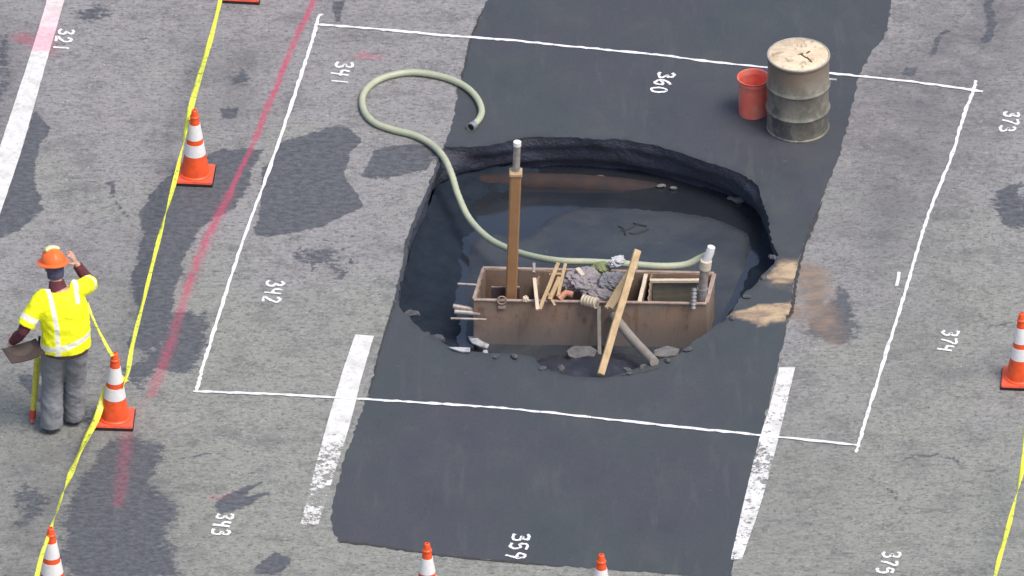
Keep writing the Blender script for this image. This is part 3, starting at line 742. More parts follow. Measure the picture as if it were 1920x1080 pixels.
# ------------------------------------------------------------------ steel shoring box in the hole
ZT = .12
c_nl, c_nr, c_br, c_bl = P(888, 563, ZT), P(1325, 570, ZT), P(1339, 513, ZT), P(905, 503, ZT)
root = empty('steel_shoring_box', ((c_nl + c_br) / 2).to_tuple()[:2] + (0,))
org = Vector(root.location)
tag(root, 'rusty brown steel shoring box standing in the flooded sinkhole', 'shoring box')
def wall_panel(a, b, ztop, zbot, th, name, m=M_BOX, inward=None, loc=org):
    a = Vector(a); b = Vector(b); t = (b - a).normalized(); nrm = Vector((t.y, -t.x, 0))
    bm = bmesh.new(); N = 14; rows = []
    for side in (0, 1):
        for zz in (zbot, ztop):
            r = []
            for i in range(N + 1):
                p = a.lerp(b, i / N) + nrm * (th * side * (inward or 1)); p = p - loc; p.z = zz
                p += nrm * .006 * math.sin(i * 1.9 + zz * 3) * (1 if zz == ztop else 0)
                r.append(bm.verts.new(p))
            rows.append(r)
    A, B, C_, D = rows
    for i in range(N):
        bm.faces.new((A[i], A[i + 1], B[i + 1], B[i])); bm.faces.new((C_[i], C_[i + 1], D[i + 1], D[i]))
        bm.faces.new((B[i], B[i + 1], D[i + 1], D[i])); bm.faces.new((A[i], A[i + 1], C_[i + 1], C_[i]))
    bm.faces.new((A[0], B[0], D[0], C_[0])); bm.faces.new((A[-1], B[-1], D[-1], C_[-1]))
    return from_bm(name, bm, m, root, sharp=30)
TH = .022
wall_panel(c_nl, c_nr, ZT, -.9, TH, 'wall_panel', inward=-1)
wall_panel(c_bl, c_br, ZT, -.9, TH, 'wall_panel', inward=1)
u = (c_nr - c_nl).normalized()
wall_panel(c_nl + Vector((0, TH, 0)) , c_bl - Vector((0, TH, 0)), ZT - .002, -.9, TH, 'wall_panel', inward=1)
wall_panel(c_nr + Vector((0, TH, 0)), c_br - Vector((0, TH, 0)), ZT - .002, -.9, TH, 'wall_panel', inward=-1)
M_EDGE = mat('pale_steel_edge', (.42, .33, .28), .6, color2=(.28, .19, .15), nscale=14)  # paler than the walls, for box edges, ring and lug
def rail(a, b, wd, th, m=M_EDGE, name='top_rail', z=ZT, lift=.006, seed=0):
    bm = bmesh.new(); a = Vector(a) - org; b = Vector(b) - org; a.z = b.z = z + lift; beam(bm, a, b, wd, th, bev=.003, cuts=5, warp=.0015, seed=seed); return from_bm(name, bm, m, root)
rail(c_nl, c_nr, .030, .016, seed=1); rail(c_bl, c_br, .032, .016, seed=2)
rail(c_nl + Vector((0, .016, 0)), c_bl - Vector((0, .016, 0)), .026, .014, seed=3); rail(c_nr + Vector((0, .016, 0)), c_br - Vector((0, .016, 0)), .040, .014, seed=4)
def divider(x_near, x_far, m=M_BOX, wd=.02, top=ZT - .004, name='divider_plate'):
    a = PY(x_near, 566, c_nl.y); b = PY(x_far, 510, c_bl.y); a.z = b.z = 0
    a.y = c_nl.y + (c_nr.y - c_nl.y) * ((a.x - c_nl.x) / (c_nr.x - c_nl.x)) + TH; b.y = c_bl.y + (c_br.y - c_bl.y) * ((b.x - c_bl.x) / (c_br.x - c_bl.x)) - TH
    return wall_panel(a, b, top, -.9, wd, name, m, 1)
d1 = divider(1197, 1208, wd=.03); d2 = divider(1214, 1220, wd=.014); divider(1000, 1008, wd=.014, top=ZT - .06)
rail(PY(1199, 566, c_nr.y + TH).xy.to_3d(), PY(1211, 512, c_br.y - TH).xy.to_3d(), .036, .012, M_CREAM, 'divider_cap', lift=.008, seed=8)
# timber liner and cross rail of the right-hand bay
M_LINER = mat('mud_stained_liner', (.22, .205, .16), .8, color2=(.16, .15, .12), nscale=5, stretch=(.4, 1, 5), bump=.5, bscale=9)
a = PY(1224, 518, c_br.y - .05).xy.to_3d(); b = PY(1318, 518, c_br.y - .05).xy.to_3d()
lo = wall_panel(a, b, ZT - .035, -.7, .03, 'liner_board', M_LINER, 1)
rail(PY(1218, 520, c_br.y - .10).xy.to_3d(), PY(1312, 522, c_br.y - .10).xy.to_3d(), .035, .03, M_CREAM, 'cross_rail', z=ZT - .02, seed=10)
# recessed tray in the left bay
M_TRAY = mat('purple_brown_steel', (.115, .085, .085), .7, color2=(.08, .06, .06), nscale=6)
a = PY(921, 540, c_bl.y - .28).xy.to_3d(); b = PY(950, 540, c_bl.y - .28).xy.to_3d()
wall_panel(a, b + Vector((.12, 0, 0)), ZT - .03, -.6, .015, 'tray_side', M_TRAY, 1)
rail(a, b + Vector((.12, 0, 0)), .016, .010, M_EDGE, 'tray_edge', z=ZT - .03, seed=12)
# mud inside the box
bm = bmesh.new(); v = [bm.verts.new(Vector((c.x, c.y, -.30)) - org + Vector((0, 0, 0))) for c in (c_nl.lerp(c_br, .02), c_nr.lerp(c_bl, .02), c_br.lerp(c_nl, .02), c_bl.lerp(c_nr, .02))]
bm.faces.new(v); bmesh.ops.subdivide_edges(bm, edges=bm.edges, cuts=12, use_grid_fill=True)
for q in bm.verts: q.co.z += .06 * float(fbm(np.array(q.co.x * 5), np.array(q.co.y * 5), 77) - .5)
from_bm('mud_fill', bm, M_MUD, root)
# lifting ring on the near wall
bm = bmesh.new(); cpt = PY(941, 562, c_nl.y - .012) - org; ring = [cpt + Vector((.042 * math.cos(k), -.01, .042 * math.sin(k))) for k in np.linspace(0, 2 * math.pi, 21)]
tube(bm, ring, .007, 8, (0, 1, 0), cap=False); from_bm('lifting_ring', bm, M_EDGE, root)
bm = bmesh.new(); box(bm, PY(941, 576, c_nl.y - .014) - org, (.075, .02, .035), bev=.005); from_bm('lug_plate', bm, M_EDGE, root)
# rods sticking out towards the left
for (x0, y0, x1, y1, yy, nm) in ((858, 532, 893, 534, -.16, 'side_rod'), (849, 574, 897, 582, -.36, 'bent_bracket'), (852, 584, 900, 588, -.38, 'bent_bracket'), (845, 597, 912, 599, -.455, 'side_rod')):
    bm = bmesh.new(); tube(bm, [PY(x0, y0, yy) - org, PY(x1, y1, yy) - org], .011 if nm == 'side_rod' else (.024), 10); from_bm(nm, bm, M_GALV, root)

# ------------------------------------------------------------------ things in and on the box
def single(name, bm, m, label, cat, sharp=35, group=None):
    return tag(from_bm(name, bm, m, sharp=sharp), label, cat, group)
# tall square post with inner pipe
pb = PY(958, 560, -.20); pt = PY(967, 322, -.20)
pt2 = PY(970, 266, -.20)
t = empty('upright_post', (pb.x, pb.y, -.32)); o0 = Vector(t.location)
tag(t, 'tall tan square steel post with a silver pipe in its top, standing in the box', 'post')
dirp = (pt - pb).normalized(); foot = pb - dirp * .36
bm = bmesh.new(); beam(bm, foot - o0, pt - o0, .105, .105, up=(0.0, 1, 0), bev=.012, cuts=4); from_bm('sleeve', bm, M_POST, t)
bm = bmesh.new(); beam(bm, pt - dirp * .03 - o0, pt + dirp * .012 - o0, .122, .122, up=(0, 1, 0), bev=.01, cuts=1); from_bm('collar', bm, M_LUMBER, t)
bm = bmesh.new(); tube(bm, [pt - dirp * .2 - o0, pt2 - o0 - dirp * .035], .034, 18); from_bm('inner_pipe', bm, M_GALV, t)
bm = bmesh.new(); tube(bm, [pt2 - dirp * .04 - o0, pt2 - o0], .037, 18); from_bm('pipe_cap', bm, M_REFL, t)
# long timber leaning over the near wall, foot on the broken rim
fa = P(1126, 703, .02); topz = .62
fb = P(1195, 470, topz)
bm = bmesh.new(); beam(bm, fa, fb, .066, .05, up=(.3, -.6, .8), bev=.005, cuts=8, warp=.002, seed=3)
single('timber_plank', bm, M_LUMBER, 'longest yellowish timber, leaning across the box down to the near rim', 'timber')
# diagonal timber behind it
bm = bmesh.new(); beam(bm, P(1190, 497, .42), P(1142, 577, .14), .075, .04, up=(0, -.5, 1), bev=.005, cuts=5, warp=.002, seed=4)
single('timber_plank', bm, M_LUMBER, 'short flat timber tucked behind the long leaning one', 'timber')
bm = bmesh.new(); beam(bm, P(1186, 520, .22), P(1136, 578, .15), .03, .03, up=(0, 0, 1), bev=.003, cuts=4, warp=.002, seed=14)
single('timber_batten', bm, M_LUMBER2, 'thin pale batten under the long leaning timber at the near wall', 'timber')
# grey prop lying from the near wall out to the rim
bm = bmesh.new(); pr = [PY(1150, 592, c_nl.y - .05), P(1186, 636, -.02), P(1227, 679, .035)]
tube(bm, catmull(pr, 4), .045, 14); single('grey_prop', bm, M_GREYWOOD, 'grey round pole propped from the near wall of the box to the rim', 'pole')
# thin upright strip against the near wall
bm = bmesh.new(); beam(bm, PY(1123, 574, c_nl.y - .055), PY(1124, 668, c_nl.y - .30), .035, .02, up=(0, 1, .2), bev=.003, cuts=3)
single('thin_board', bm, M_GREYWOOD, 'narrow brown board upright against the near wall left of the leaning timber', 'board')
# pale stick and lathes making a V
bm = bmesh.new(); beam(bm, P(1002, 522, .24), P(1008, 581, .15), .034, .022, bev=.003, cuts=3); single('pale_stick', bm, M_CREAM, 'cream stick, left arm of the V over the near wall', 'stick')
bm = bmesh.new(); tube(bm, [P(1001, 494, .30), P(1001, 512, .26)], .016, 10); single('pipe_stub', bm, M_GALV, 'short grey pipe stub standing above the cream stick', 'pipe')
sticks = [((1047, 493, .36), (1012, 580, .15), .034, 'longest of the tan sticks, right arm of the V'), ((1060, 494, .34), (1046, 556, .16), .030, 'upright tan stick on the right of the stick bundle'),
          ((1030, 514, .28), (1052, 513, .30), .026, 'short tan stick lying crosswise on the bundle'), ((1050, 520, .27), (1030, 562, .16), .04, 'broad tan stick in the middle of the bundle'),
          ((1026, 548, .18), (1040, 573, .14), .024, 'small tan stick end bent over the near wall edge')]
for i, (a, b, wd, lb) in enumerate(sticks):
    bm = bmesh.new(); beam(bm, P(*a), P(*b), wd, wd * .6, bev=.003, cuts=4, warp=.002, seed=20 + i)
    single('wooden_stick', bm, M_LUMBER if i != 1 else M_LUMBER2, lb, 'stick', group='tan sticks stuck in the box')
# crumpled sacks and rags
def crumple(name, c, s, m, label, seed, rz=0.0, amp=.35, cat='sack'):
    bm = bmesh.new(); bmesh.ops.create_icosphere(bm, subdivisions=5, radius=1.0); R = Matrix.Rotation(rz, 3, 'Z')
    for v in bm.verts:
        p = v.co.copy()
        f = float(fbm(np.array(p.x * 2.1 + p.z * 1.7 + 9), np.array(p.y * 2.1 - p.z * 1.3 + 5), seed))
        g = abs(float(fbm(np.array(p.x * 4 + p.z * 3), np.array(p.y * 4 + p.z * 2), seed + 7)) - .5) * 2
        k = 1 + amp * (f - .5) * 1.8 - amp * .45 * (1 - g) ** 3
        q = Vector((p.x * s[0], p.y * s[1], p.z * s[2])) * k
        if q.z < 0: q.z *= .5
        v.co = R @ q + Vector(c)
    return single(name, bm, m, label, cat)
crumple('crumpled_sack', P(1092, 528, .17), (.20, .16, .13), M_CLOTH, 'grey crumpled sack heaped in the middle of the box', 81, .2)
crumple('crumpled_sack', P(1120, 552, .13), (.19, .11, .09), M_CLOTH, 'grey-brown crumpled sack draped on the near edge beside the leaning timber', 86, -.5)
crumple('blue_grey_rag', P(1148, 530, .20), (.15, .13, .10), M_BLUECLOTH, 'blue-grey rag bundled against the leaning timber', 91, .8, cat='rag')
crumple('green_rag', P(1128, 502, .22), (.10, .10, .055), M_YG, 'faded green rag under the hose at the far edge of the box', 95, .4, cat='rag')
crumple('pale_rag', P(1156, 492, .30), (.10, .07, .05), M_WHITEBIT, 'pale torn scrap caught on the hose beside the timber top', 99, .9, .6, cat='scrap')
crumple('brown_lump', P(985, 562, .13), (.032, .03, .04), M_CREAM, 'small pinkish lump on the near edge left of the cream stick', 101, 0, cat='lump')
bm = bmesh.new(); beam(bm, P(1082, 503, .30), P(1093, 516, .29), .045, .02, bev=.004, cuts=2); single('cream_chip', bm, M_CREAM, 'cream wood chip lying on the grey sack', 'wood chip')
# copper fitting
t = empty('copper_fitting', P(1060, 555, .13)); tag(t, 'coppery pipe fitting between the tan sticks and the sack', 'pipe fitting'); o0 = Vector(t.location)
bm = bmesh.new(); tube(bm, [P(1050, 558, .14) - o0, P(1062, 549, .17) - o0, P(1074, 553, .16) - o0], .032, 14); from_bm('elbow', bm, M_COPPER, t)
bm = bmesh.new(); tube(bm, [P(1046, 561, .13) - o0, P(1051, 557, .14) - o0], .042, 14); from_bm('flange', bm, M_COPPER, t)
# ribbed pale jack over the near edge and the screw jack on the right
def ribbed(name, a, b, r, nrib, label, m, cat, pitch=.55):
    t = empty(name, Vector(a)); tag(t, label, cat); a0 = Vector(a); a = Vector((0, 0, 0)); b = Vector(b) - a0
    bm = bmesh.new(); tube(bm, [a, b], r * .6, 12); from_bm('core', bm, M_GALV, t)
    for k in range(nrib):
        f = (k + .5) / nrib; c = a.lerp(b, f); d = (b - a).normalized() * ((b - a).length / nrib * .28)
        bm = bmesh.new(); tube(bm, [c - d, c + d], r, 14); from_bm('ring', bm, m, t)
    return t
ribbed('ribbed_coupling', P(1092, 562, .15), P(1120, 569, .16), .052, 5, 'pale ribbed coupling lying on the near edge below the sack', M_CREAM, 'coupling')
ribbed('screw_jack', PY(1302, 540, c_nr.y + .03), PY(1300, 580, c_nr.y - .06), .026, 6, 'pale threaded screw jack on the near wall of the right bay', M_METAL, 'screw jack')
# standpipe carrying the hose end
t = empty('standpipe', P(1322, 572, .10)); o0 = Vector(t.location); tag(t, 'dull steel standpipe at the right end of the box with a white coupling on top', 'standpipe')
pl = [PY(1313, 586, c_nr.y + .10), PY(1317, 545, c_nr.y + .10), PY(1322, 495, c_nr.y + .10)]
bm = bmesh.new(); tube(bm, [p - o0 for p in catmull(pl, 4)], .042, 16); from_bm('pipe', bm, M_GALV, t)
bm = bmesh.new(); tube(bm, [pl[2] - o0 + Vector((0, 0, -.05)), pl[2] - o0 + Vector((.01, 0, .04))], .055, 16); from_bm('coupling', bm, M_CREAM, t)
bm = bmesh.new(); tube(bm, [pl[2] - o0 + Vector((.01, 0, .03)), PY(1331, 473, c_nr.y + .10) - o0, PY(1334, 463, c_nr.y + .10) - o0], [.04, .042, .036], 16); from_bm('hose_cap', bm, M_REFL, t)
bm = bmesh.new(); tube(bm, [pl[1] - o0 + Vector((-.0, -.0, -.03)), pl[1] - o0 + Vector((0, 0, .03))], .052, 16); from_bm('clamp', bm, M_METAL, t)

# ------------------------------------------------------------------ hose
HP = [(885,237,.035),(899,222,.035),(903,205,.035),(893,182,.035),(872,162,.035),(840,147,.035),(800,138,.035),(765,136,.035),(730,142,.035),(702,154,.035),(684,172,.035),(679,192,.035),(686,214,.035),(706,232,.035),(740,244,.035),(775,253,.035),(805,268,.037),(830,292,.045),(846,325,.02),(859,366,-.06),(880,410,-.13),(915,446,-.13),(955,467,-.06),(1000,481,.06),(1050,489,.15),(1110,491,.16),(1180,495,.157),(1240,499,.157),(1285,496,.17),(1312,484,.24),(1326,478,.30)]
hc = catmull([P(*p) for p in HP], 10)
t = empty('discharge_hose', hc[0]); o0 = Vector(t.location); tag(t, 'pale green ribbed discharge hose looping over the road and down into the sinkhole', 'hose')
bm = bmesh.new(); rads = [.031 + .0016 * (i % 2) for i in range(len(hc))]
tube(bm, [p - o0 for p in hc], rads, 14); from_bm('hose_line', bm, M_HOSE, t, sharp=80)
d0 = (hc[0] - hc[4]).normalized(); d0 = Vector((d0.x, d0.y, .1)).normalized(); e = hc[0] - o0
bm = bmesh.new(); M = d0.to_track_quat('Z', 'Y').to_matrix()
lathe(bm, [(.036, -.05), (.040, -.045), (.040, -.01), (.044, -.008), (.044, .03), (.034, .03), (.032, -.06)], 20, e, M); from_bm('metal_coupling', bm, M_METAL, t)
bm = bmesh.new(); lathe(bm, [(.033, .006), (0, .005)], 16, e, M); from_bm('dark_mouth_disc', bm, M_BLACK, t)  # black disc closing the hose mouth, stands for the dark inside

# ------------------------------------------------------------------ broken edge pieces
def shard(name, pts, z, th, m, label, seed, cat='rubble', tilt=0.0):
    W_ = [P(x, y, z) for x, y in pts]; c = sum(W_, Vector()) / len(W_); bm = bmesh.new(); rr = random.Random(seed)
    top = [bm.verts.new(p + Vector((0, 0, rr.uniform(-.01, .015) + tilt * (p.x - c.x)))) for p in W_]
    bot = [bm.verts.new(v.co.lerp(c, .12) - Vector((0, 0, th))) for v in top]; n = len(top)
    tc = bm.verts.new(c + Vector((0, 0, .012)))
    for i in range(n):
        bm.faces.new((top[i], top[(i + 1) % n], tc)); bm.faces.new((top[i], bot[i], bot[(i + 1) % n], top[(i + 1) % n]))
    bm.faces.new(bot[::-1]); bmesh.ops.bevel(bm, geom=list(bm.edges), offset=.004, segments=1, affect='EDGES', clamp_overlap=True)
    return single(name, bm, m, label, cat)
shard('broken_slab', [(1062,656),(1075,650),(1108,650),(1120,656),(1114,668),(1085,674),(1066,668)], -.22, .10, M_PLASTER, 'pale broken slab piece in the notch left of the leaning timber', 1)
shard('broken_slab', [(1226,658),(1250,650),(1275,652),(1270,664),(1245,670),(1226,668)], -.10, .08, M_PLASTER, 'pale broken slab piece at the right end of the notch beside the grey pole', 2)
shard('white_scrap', [(876,627),(890,630),(905,640),(918,648),(914,655),(900,648),(884,640)], -.30, .02, M_WHITEBIT, 'upper curved white scrap in the water at the near left rim', 3, 'scrap', .1)
shard('white_scrap', [(906,655),(914,654),(917,666),(922,673),(912,671),(903,664)], -.02, .02, M_WHITEBIT, 'small triangular white scrap below the curved one at the rim', 4, 'scrap')
shard('white_scrap', [(840,651),(862,652),(882,653),(882,661),(866,660),(850,656)], .02, .02, M_WHITEBIT, 'long flat white scrap at the left on the broken rim', 5, 'scrap')
# a few clods along the far waterline and a drift of twigs on the water
rr = random.Random(11)
for i, (x, y, sz) in enumerate([(1125,333,.035),(1240,348,.03),(1262,352,.025),(1385,375,.045),(1372,372,.03)]):
    bm = bmesh.new(); bmesh.ops.create_icosphere(bm, subdivisions=2, radius=sz, matrix=Matrix.Translation(P(x, y, WATER_Z + .02)) @ Matrix.Diagonal((1.5, .8, .6, 1)))
    for v in bm.verts: v.co += Vector((rr.uniform(-1, 1), rr.uniform(-1, 1), rr.uniform(-1, 1))) * sz * .18
    single('pavement_clod', bm, M_PLASTER, 'grey clod of broken pavement at the far waterline', 'clod', group='grey clods along the far waterline')
M_ASPH = mat('broken_asphalt', (.06, .063, .072), .85, color2=(.10, .10, .105), nscale=30, bump=.6)
for i, (x, y, z, sz) in enumerate([(772,588,-.10,.05),(800,628,-.03,.035),(822,634,-.12,.05),(930,668,.02,.022),(965,668,.02,.03),(1018,690,.015,.028),(1052,690,-.06,.035),(1176,693,.0,.03),(1205,688,.0,.035),(1252,676,.02,.025),(1290,655,.02,.03),(1372,596,.015,.025),(1400,556,.015,.03),(1432,520,.015,.03),(1448,482,.01,.03),(1180,700,.015,.02)]):
    bm = bmesh.new(); bmesh.ops.create_icosphere(bm, subdivisions=2, radius=sz, matrix=Matrix.Translation(P(x, y, z)) @ Matrix.Rotation(i * 1.3, 4, 'Z') @ Matrix.Diagonal((1.5, .9, .55, 1)))
    for v in bm.verts: v.co += Vector((rr.uniform(-1, 1), rr.uniform(-1, 1), rr.uniform(-1, 1))) * sz * .2
    single('asphalt_chunk', bm, M_ASPH, 'dark chunk of broken asphalt on the near or right rim', 'chunk', sharp=20, group='dark chunks along the near and right rim')
M_TWIG = mat('wet_dark_twig', (.03, .03, .032), .6)
for i, (a, b) in enumerate([((1163,432),(1195,422)), ((1180,437),(1216,430)), ((1160,424),(1172,440)), ((1188,418),(1212,424))]):
    bm = bmesh.new(); p, q = P(*a, WATER_Z + .024), P(*b, WATER_Z + .024); mpt = p.lerp(q, .5) + Vector((rr.uniform(-.03, .03), rr.uniform(-.05, .05), 0))
    tube(bm, catmull([p, mpt, q], 4), .009, 6); single('twig', bm, M_TWIG, 'dark twig lying on the grey silt beyond the box', 'twig', group='twigs on the silt beyond the box')

# ------------------------------------------------------------------ steel drum and red bucket
def m_drum():
    g = NB('weathered_drum_steel'); n = g.noise(4.0, 6, .65, (1, 1, .7)); f = g.noise(16, 6, .7); z = g.sep()[2]
    c = g.mix(g.ramp(n, .40, .60), (.27, .25, .205), (.165, .16, .13))
    c = g.mix(g.ramp(g.noise(3.2, 4, .5, (1, 1, .8), 0, (3, 1, 2)), .56, .62, 0, .75), c, (.085, .095, .10))
    c = g.mix(g.ramp(f, .50, .66, 0, .5), c, (.34, .32, .28))
    r = g.mth('ADD', z, g.mth('MULTIPLY', g.mth('SUBTRACT', n, .5), .5))
    c = g.mix(g.ramp(r, .52, .72, 0, .8), c, (.255, .195, .145))
    g.col(c); g.rough(.5); g.b.inputs['Metallic'].default_value = .25; g.bump(f, .2, .004); return g.m
def m_lid():
    g = NB('cream_plywood_lid'); n = g.noise(3.5, 5, .65, (1, 2.2, 1)); f = g.noise(12, 6, .75, (1, 1, 1))
    c = g.mix(g.ramp(n, .40, .62), (.74, .61, .43), (.58, .45, .31))
    c = g.mix(g.ramp(f, .54, .62, 0, .7), c, (.26, .19, .13)); c = g.mix(g.ramp(f, .42, .30, 0, .7), c, (.85, .78, .64))
    g.col(c); g.rough(.75); g.bump(f, .3, .004); return g.m
H = .80; R = .292
dc = P(1496, 238)
t = empty('steel_drum', dc); tag(t, 'grey weathered steel drum with a cream wooden lid, on the asphalt patch', 'drum')
bm = bmesh.new()
pf = [(0, .012), (R - .02, .012), (R - .004, .0), (R + .005, .006), (R + .005, .018), (R - .003, .028)]
for zc in (.235, .235 + .26):
    pf += [(R - .003, zc - .03), (R + .004, zc - .016), (R + .012, zc), (R + .004, zc + .016), (R - .003, zc + .03)]
pf += [(R - .003, H - .03), (R + .004, H - .022), (R + .007, H - .01), (R + .004, H), (R - .006, H - .002), (R - .008, H - .02), (0, H - .02)]
lathe(bm, pf, 64)
for v in bm.verts:
    r = math.hypot(v.co.x, v.co.y)
    if r > .2 and .05 < v.co.z < H - .06:
        a = math.atan2(v.co.y, v.co.x); k = 1 - .05 * max(0, float(fbm(np.array(a * 1.6 + 10), np.array(v.co.z * 5), 120)) - .45); v.co.x *= k; v.co.y *= k
from_bm('drum_body', bm, m_drum(), t)
bm = bmesh.new(); lathe(bm, [(0, H - .012), (R - .014, H - .012), (R - .012, H + .004), (R - .018, H + .008), (0, H + .010)], 48)
from_bm('lid', bm, m_lid(), t)
bm = bmesh.new(); ring = [Vector(((R - .003) * math.cos(k), (R - .003) * math.sin(k), H + .002)) for k in np.linspace(0, 2 * math.pi, 65)]
tube(bm, ring, .009, 8, cap=False); from_bm('lid_ring', bm, mat('pale_rim_steel', (.50, .46, .42), .5, metal=.2, noise=.3, nscale=15), t)
for (x, y, a, L_) in ((.02, -.0, .3, .05), (.09, .03, .9, .05), (.10, -.10, -1.1, .10), (.05, -.04, -.9, .08)):
    bm = bmesh.new(); box(bm, (x, y, H + .012), (L_, .016, .006), Matrix.Rotation(a, 3, 'Z'), .002); from_bm('dark_splinter', bm, mat('dark_knot', (.10, .06, .04), .8) if 'dark_knot' not in bpy.data.materials else bpy.data.materials['dark_knot'], t)
bm = bmesh.new(); tube(bm, [Vector((R - .02, .05, .50)), Vector((R + .07, .04, .50))], .012, 10); from_bm('bolt', bm, M_METAL, t)

bc = P(1412, 211)
t = empty('plastic_bucket', bc); tag(t, 'open red plastic bucket tucked against the left side of the steel drum', 'bucket')
g = NB('red_bucket_plastic'); n_ = g.noise(6, 5, .6); g.col(g.mix(g.ramp(n_, .4, .65), (.86, .17, .12), (.80, .27, .21))); g.rough(.5); M_RED = g.m
bm = bmesh.new(); hb = .395; rb, rt = .136, .148
lathe(bm, [(0, .006), (rb - .01, .006), (rb - .004, 0), (rb, .004), (rt - .010, hb - .05), (rt - .002, hb - .048), (rt - .002, hb - .03), (rt - .007, hb - .028), (rt - .002, hb - .008), (rt + .006, hb), (rt - .004, hb), (rt - .008, hb - .012), (rb - .006, .012), (0, .012)], 40)
from_bm('bucket_body', bm, M_RED, t)
# ------------------------------------------------------------------ the worker
PX, PYY = -4.125, -2.34
person = empty('person', (PX, PYY, 0))
tag(person, 'person seen from behind in yellow high-visibility shirt and orange hard hat, one hand raised', 'person')
sh_l, sh_r = Vector((-.185, -.05, 1.44)), Vector((.19, .07, 1.47))
el_l, wr_l = Vector((-.345, -.17, 1.16)), Vector((-.455, -.05, .955))
el_r, wr_r = Vector((.265, .30, 1.385)), Vector((.135, .295, 1.60))
hip_l, hip_r = Vector((-.07, -.08, .93)), Vector((.13, -.07, .93))
kn_l, kn_r = Vector((-.09, .00, .50)), Vector((.115, .06, .50))
an_l, an_r = Vector((-.10, -.07, .09)), Vector((.105, .08, .09))
neck, head = Vector((-.02, .045, 1.515)), Vector((-.065, .13, 1.68))
yaw = Matrix.Rotation(rad(18), 3, 'Z')       # torso and head turned a little to the left
def limb(bm, pts, radii, n=5, seg=16, ref=(0, 0, 1)):
    C = catmull(pts, n); m = len(pts); R_ = []
    for i in range(len(C)):
        f = i / n; k = min(int(f), m - 2); q = f - k; a, b = radii[k], radii[k + 1]
        a = a if isinstance(a, tuple) else (a, a); b = b if isinstance(b, tuple) else (b, b)
        R_.append((a[0] + (b[0] - a[0]) * q, a[1] + (b[1] - a[1]) * q))
    tube(bm, C, R_, seg, ref)
def ball(bm, c, s, M=None, sub=3):
    r = bmesh.ops.create_icosphere(bm, subdivisions=sub, radius=1.0)
    for v in r['verts']:
        q = Vector((v.co.x * s[0], v.co.y * s[1], v.co.z * s[2])); q = M @ q if M else q; v.co = q + Vector(c)
def hand(bm, wrist, dirv, palmn, thumbside, curl, spread=.0):
    """palm and five fingers; dirv: along the hand, palmn: where the palm faces"""
    d = dirv.normalized(); s = thumbside.normalized(); s = (s - d * s.dot(d)).normalized(); nrm = palmn.normalized(); nrm = (nrm - d * nrm.dot(d) - s * nrm.dot(s)).normalized()
    limb(bm, [wrist - d * .02, wrist + d * .015, wrist + d * .055, wrist + d * .092], [(.024, .019), (.029, .017), (.041, .016), (.040, .012)], 4, 14, ref=nrm)
    for off, L_, r_ in ((.030, .072, .0092), (.010, .082, .0095), (-.011, .075, .0090), (-.030, .058, .0082)):
        p = wrist + d * .084 + s * off; dd = d + s * off * spread * 10; dd.normalize(); pts = [p]; a = 0
        for k, seg in enumerate((.42, .33, .25)):
            a += curl * (.8, 1.1, .8)[k]
            v = dd * math.cos(a) + nrm * math.sin(a); pts.append(pts[-1] + v * L_ * seg)
        tube(bm, pts, [r_ * 1.05, r_, r_ * .92, r_ * .75], 10, ref=s)
    p = wrist + d * .022 + s * .028; v = (d * .55 + s * .75 + nrm * .35).normalized(); v2 = (d * .85 + s * .35 + nrm * .5 * (1 + curl)).normalized()
    tube(bm, [p - v * .01, p + v * .034, p + v * .034 + v2 * .030, p + v * .034 + v2 * .052], [.014, .0115, .0105, .008], 10, ref=nrm)
bm = bmesh.new()
# trunk, neck, head
limb(bm, [Vector((.01, -.09, .86)), Vector((.015, -.085, 1.0)), Vector((.01, -.06, 1.15)), Vector((0, -.02, 1.32)), Vector((0, .01, 1.43)), Vector((-.01, .03, 1.50))],
     [(.15, .11), (.165, .115), (.15, .10), (.175, .115), (.165, .10), (.07, .06)], 5, 24, ref=(.3, -1, 0))
limb(bm, [neck - Vector((0, .02, .05)), neck + Vector((-.02, .02, .04)), head - Vector((-.01, .015, .05))], [.060, .056, .058], 4, 16)
HM = Matrix.Rotation(rad(18), 3, 'Z') @ Matrix.Rotation(rad(-14), 3, 'X')
ball(bm, head, (.077, .095, .108), HM)
ball(bm, head + HM @ Vector((0, .045, -.06)), (.052, .050, .050), HM)             # jaw
ball(bm, head + HM @ Vector((0, .100, -.022)), (.013, .020, .024), HM, 2)         # nose
ball(bm, head + HM @ Vector((0, .088, .018)), (.050, .014, .012), HM, 2)          # brow
ball(bm, head + HM @ Vector((0, .094, -.058)), (.026, .010, .010), HM, 2)         # lips
for sx in (-1, 1): ball(bm, head + HM @ Vector((sx * .080, -.004, -.015)), (.010, .018, .030), HM, 2)
# arms
limb(bm, [sh_l + Vector((.05, .02, .0)), sh_l, (sh_l + el_l) / 2, el_l, (el_l * .6 + wr_l * .4), wr_l], [.06, .058, .050, .042, .043, .028], 5)
limb(bm, [sh_r - Vector((.05, .02, .0)), sh_r, (sh_r + el_r) / 2, el_r, (el_r * .6 + wr_r * .4), wr_r], [.06, .058, .050, .042, .043, .028], 5)
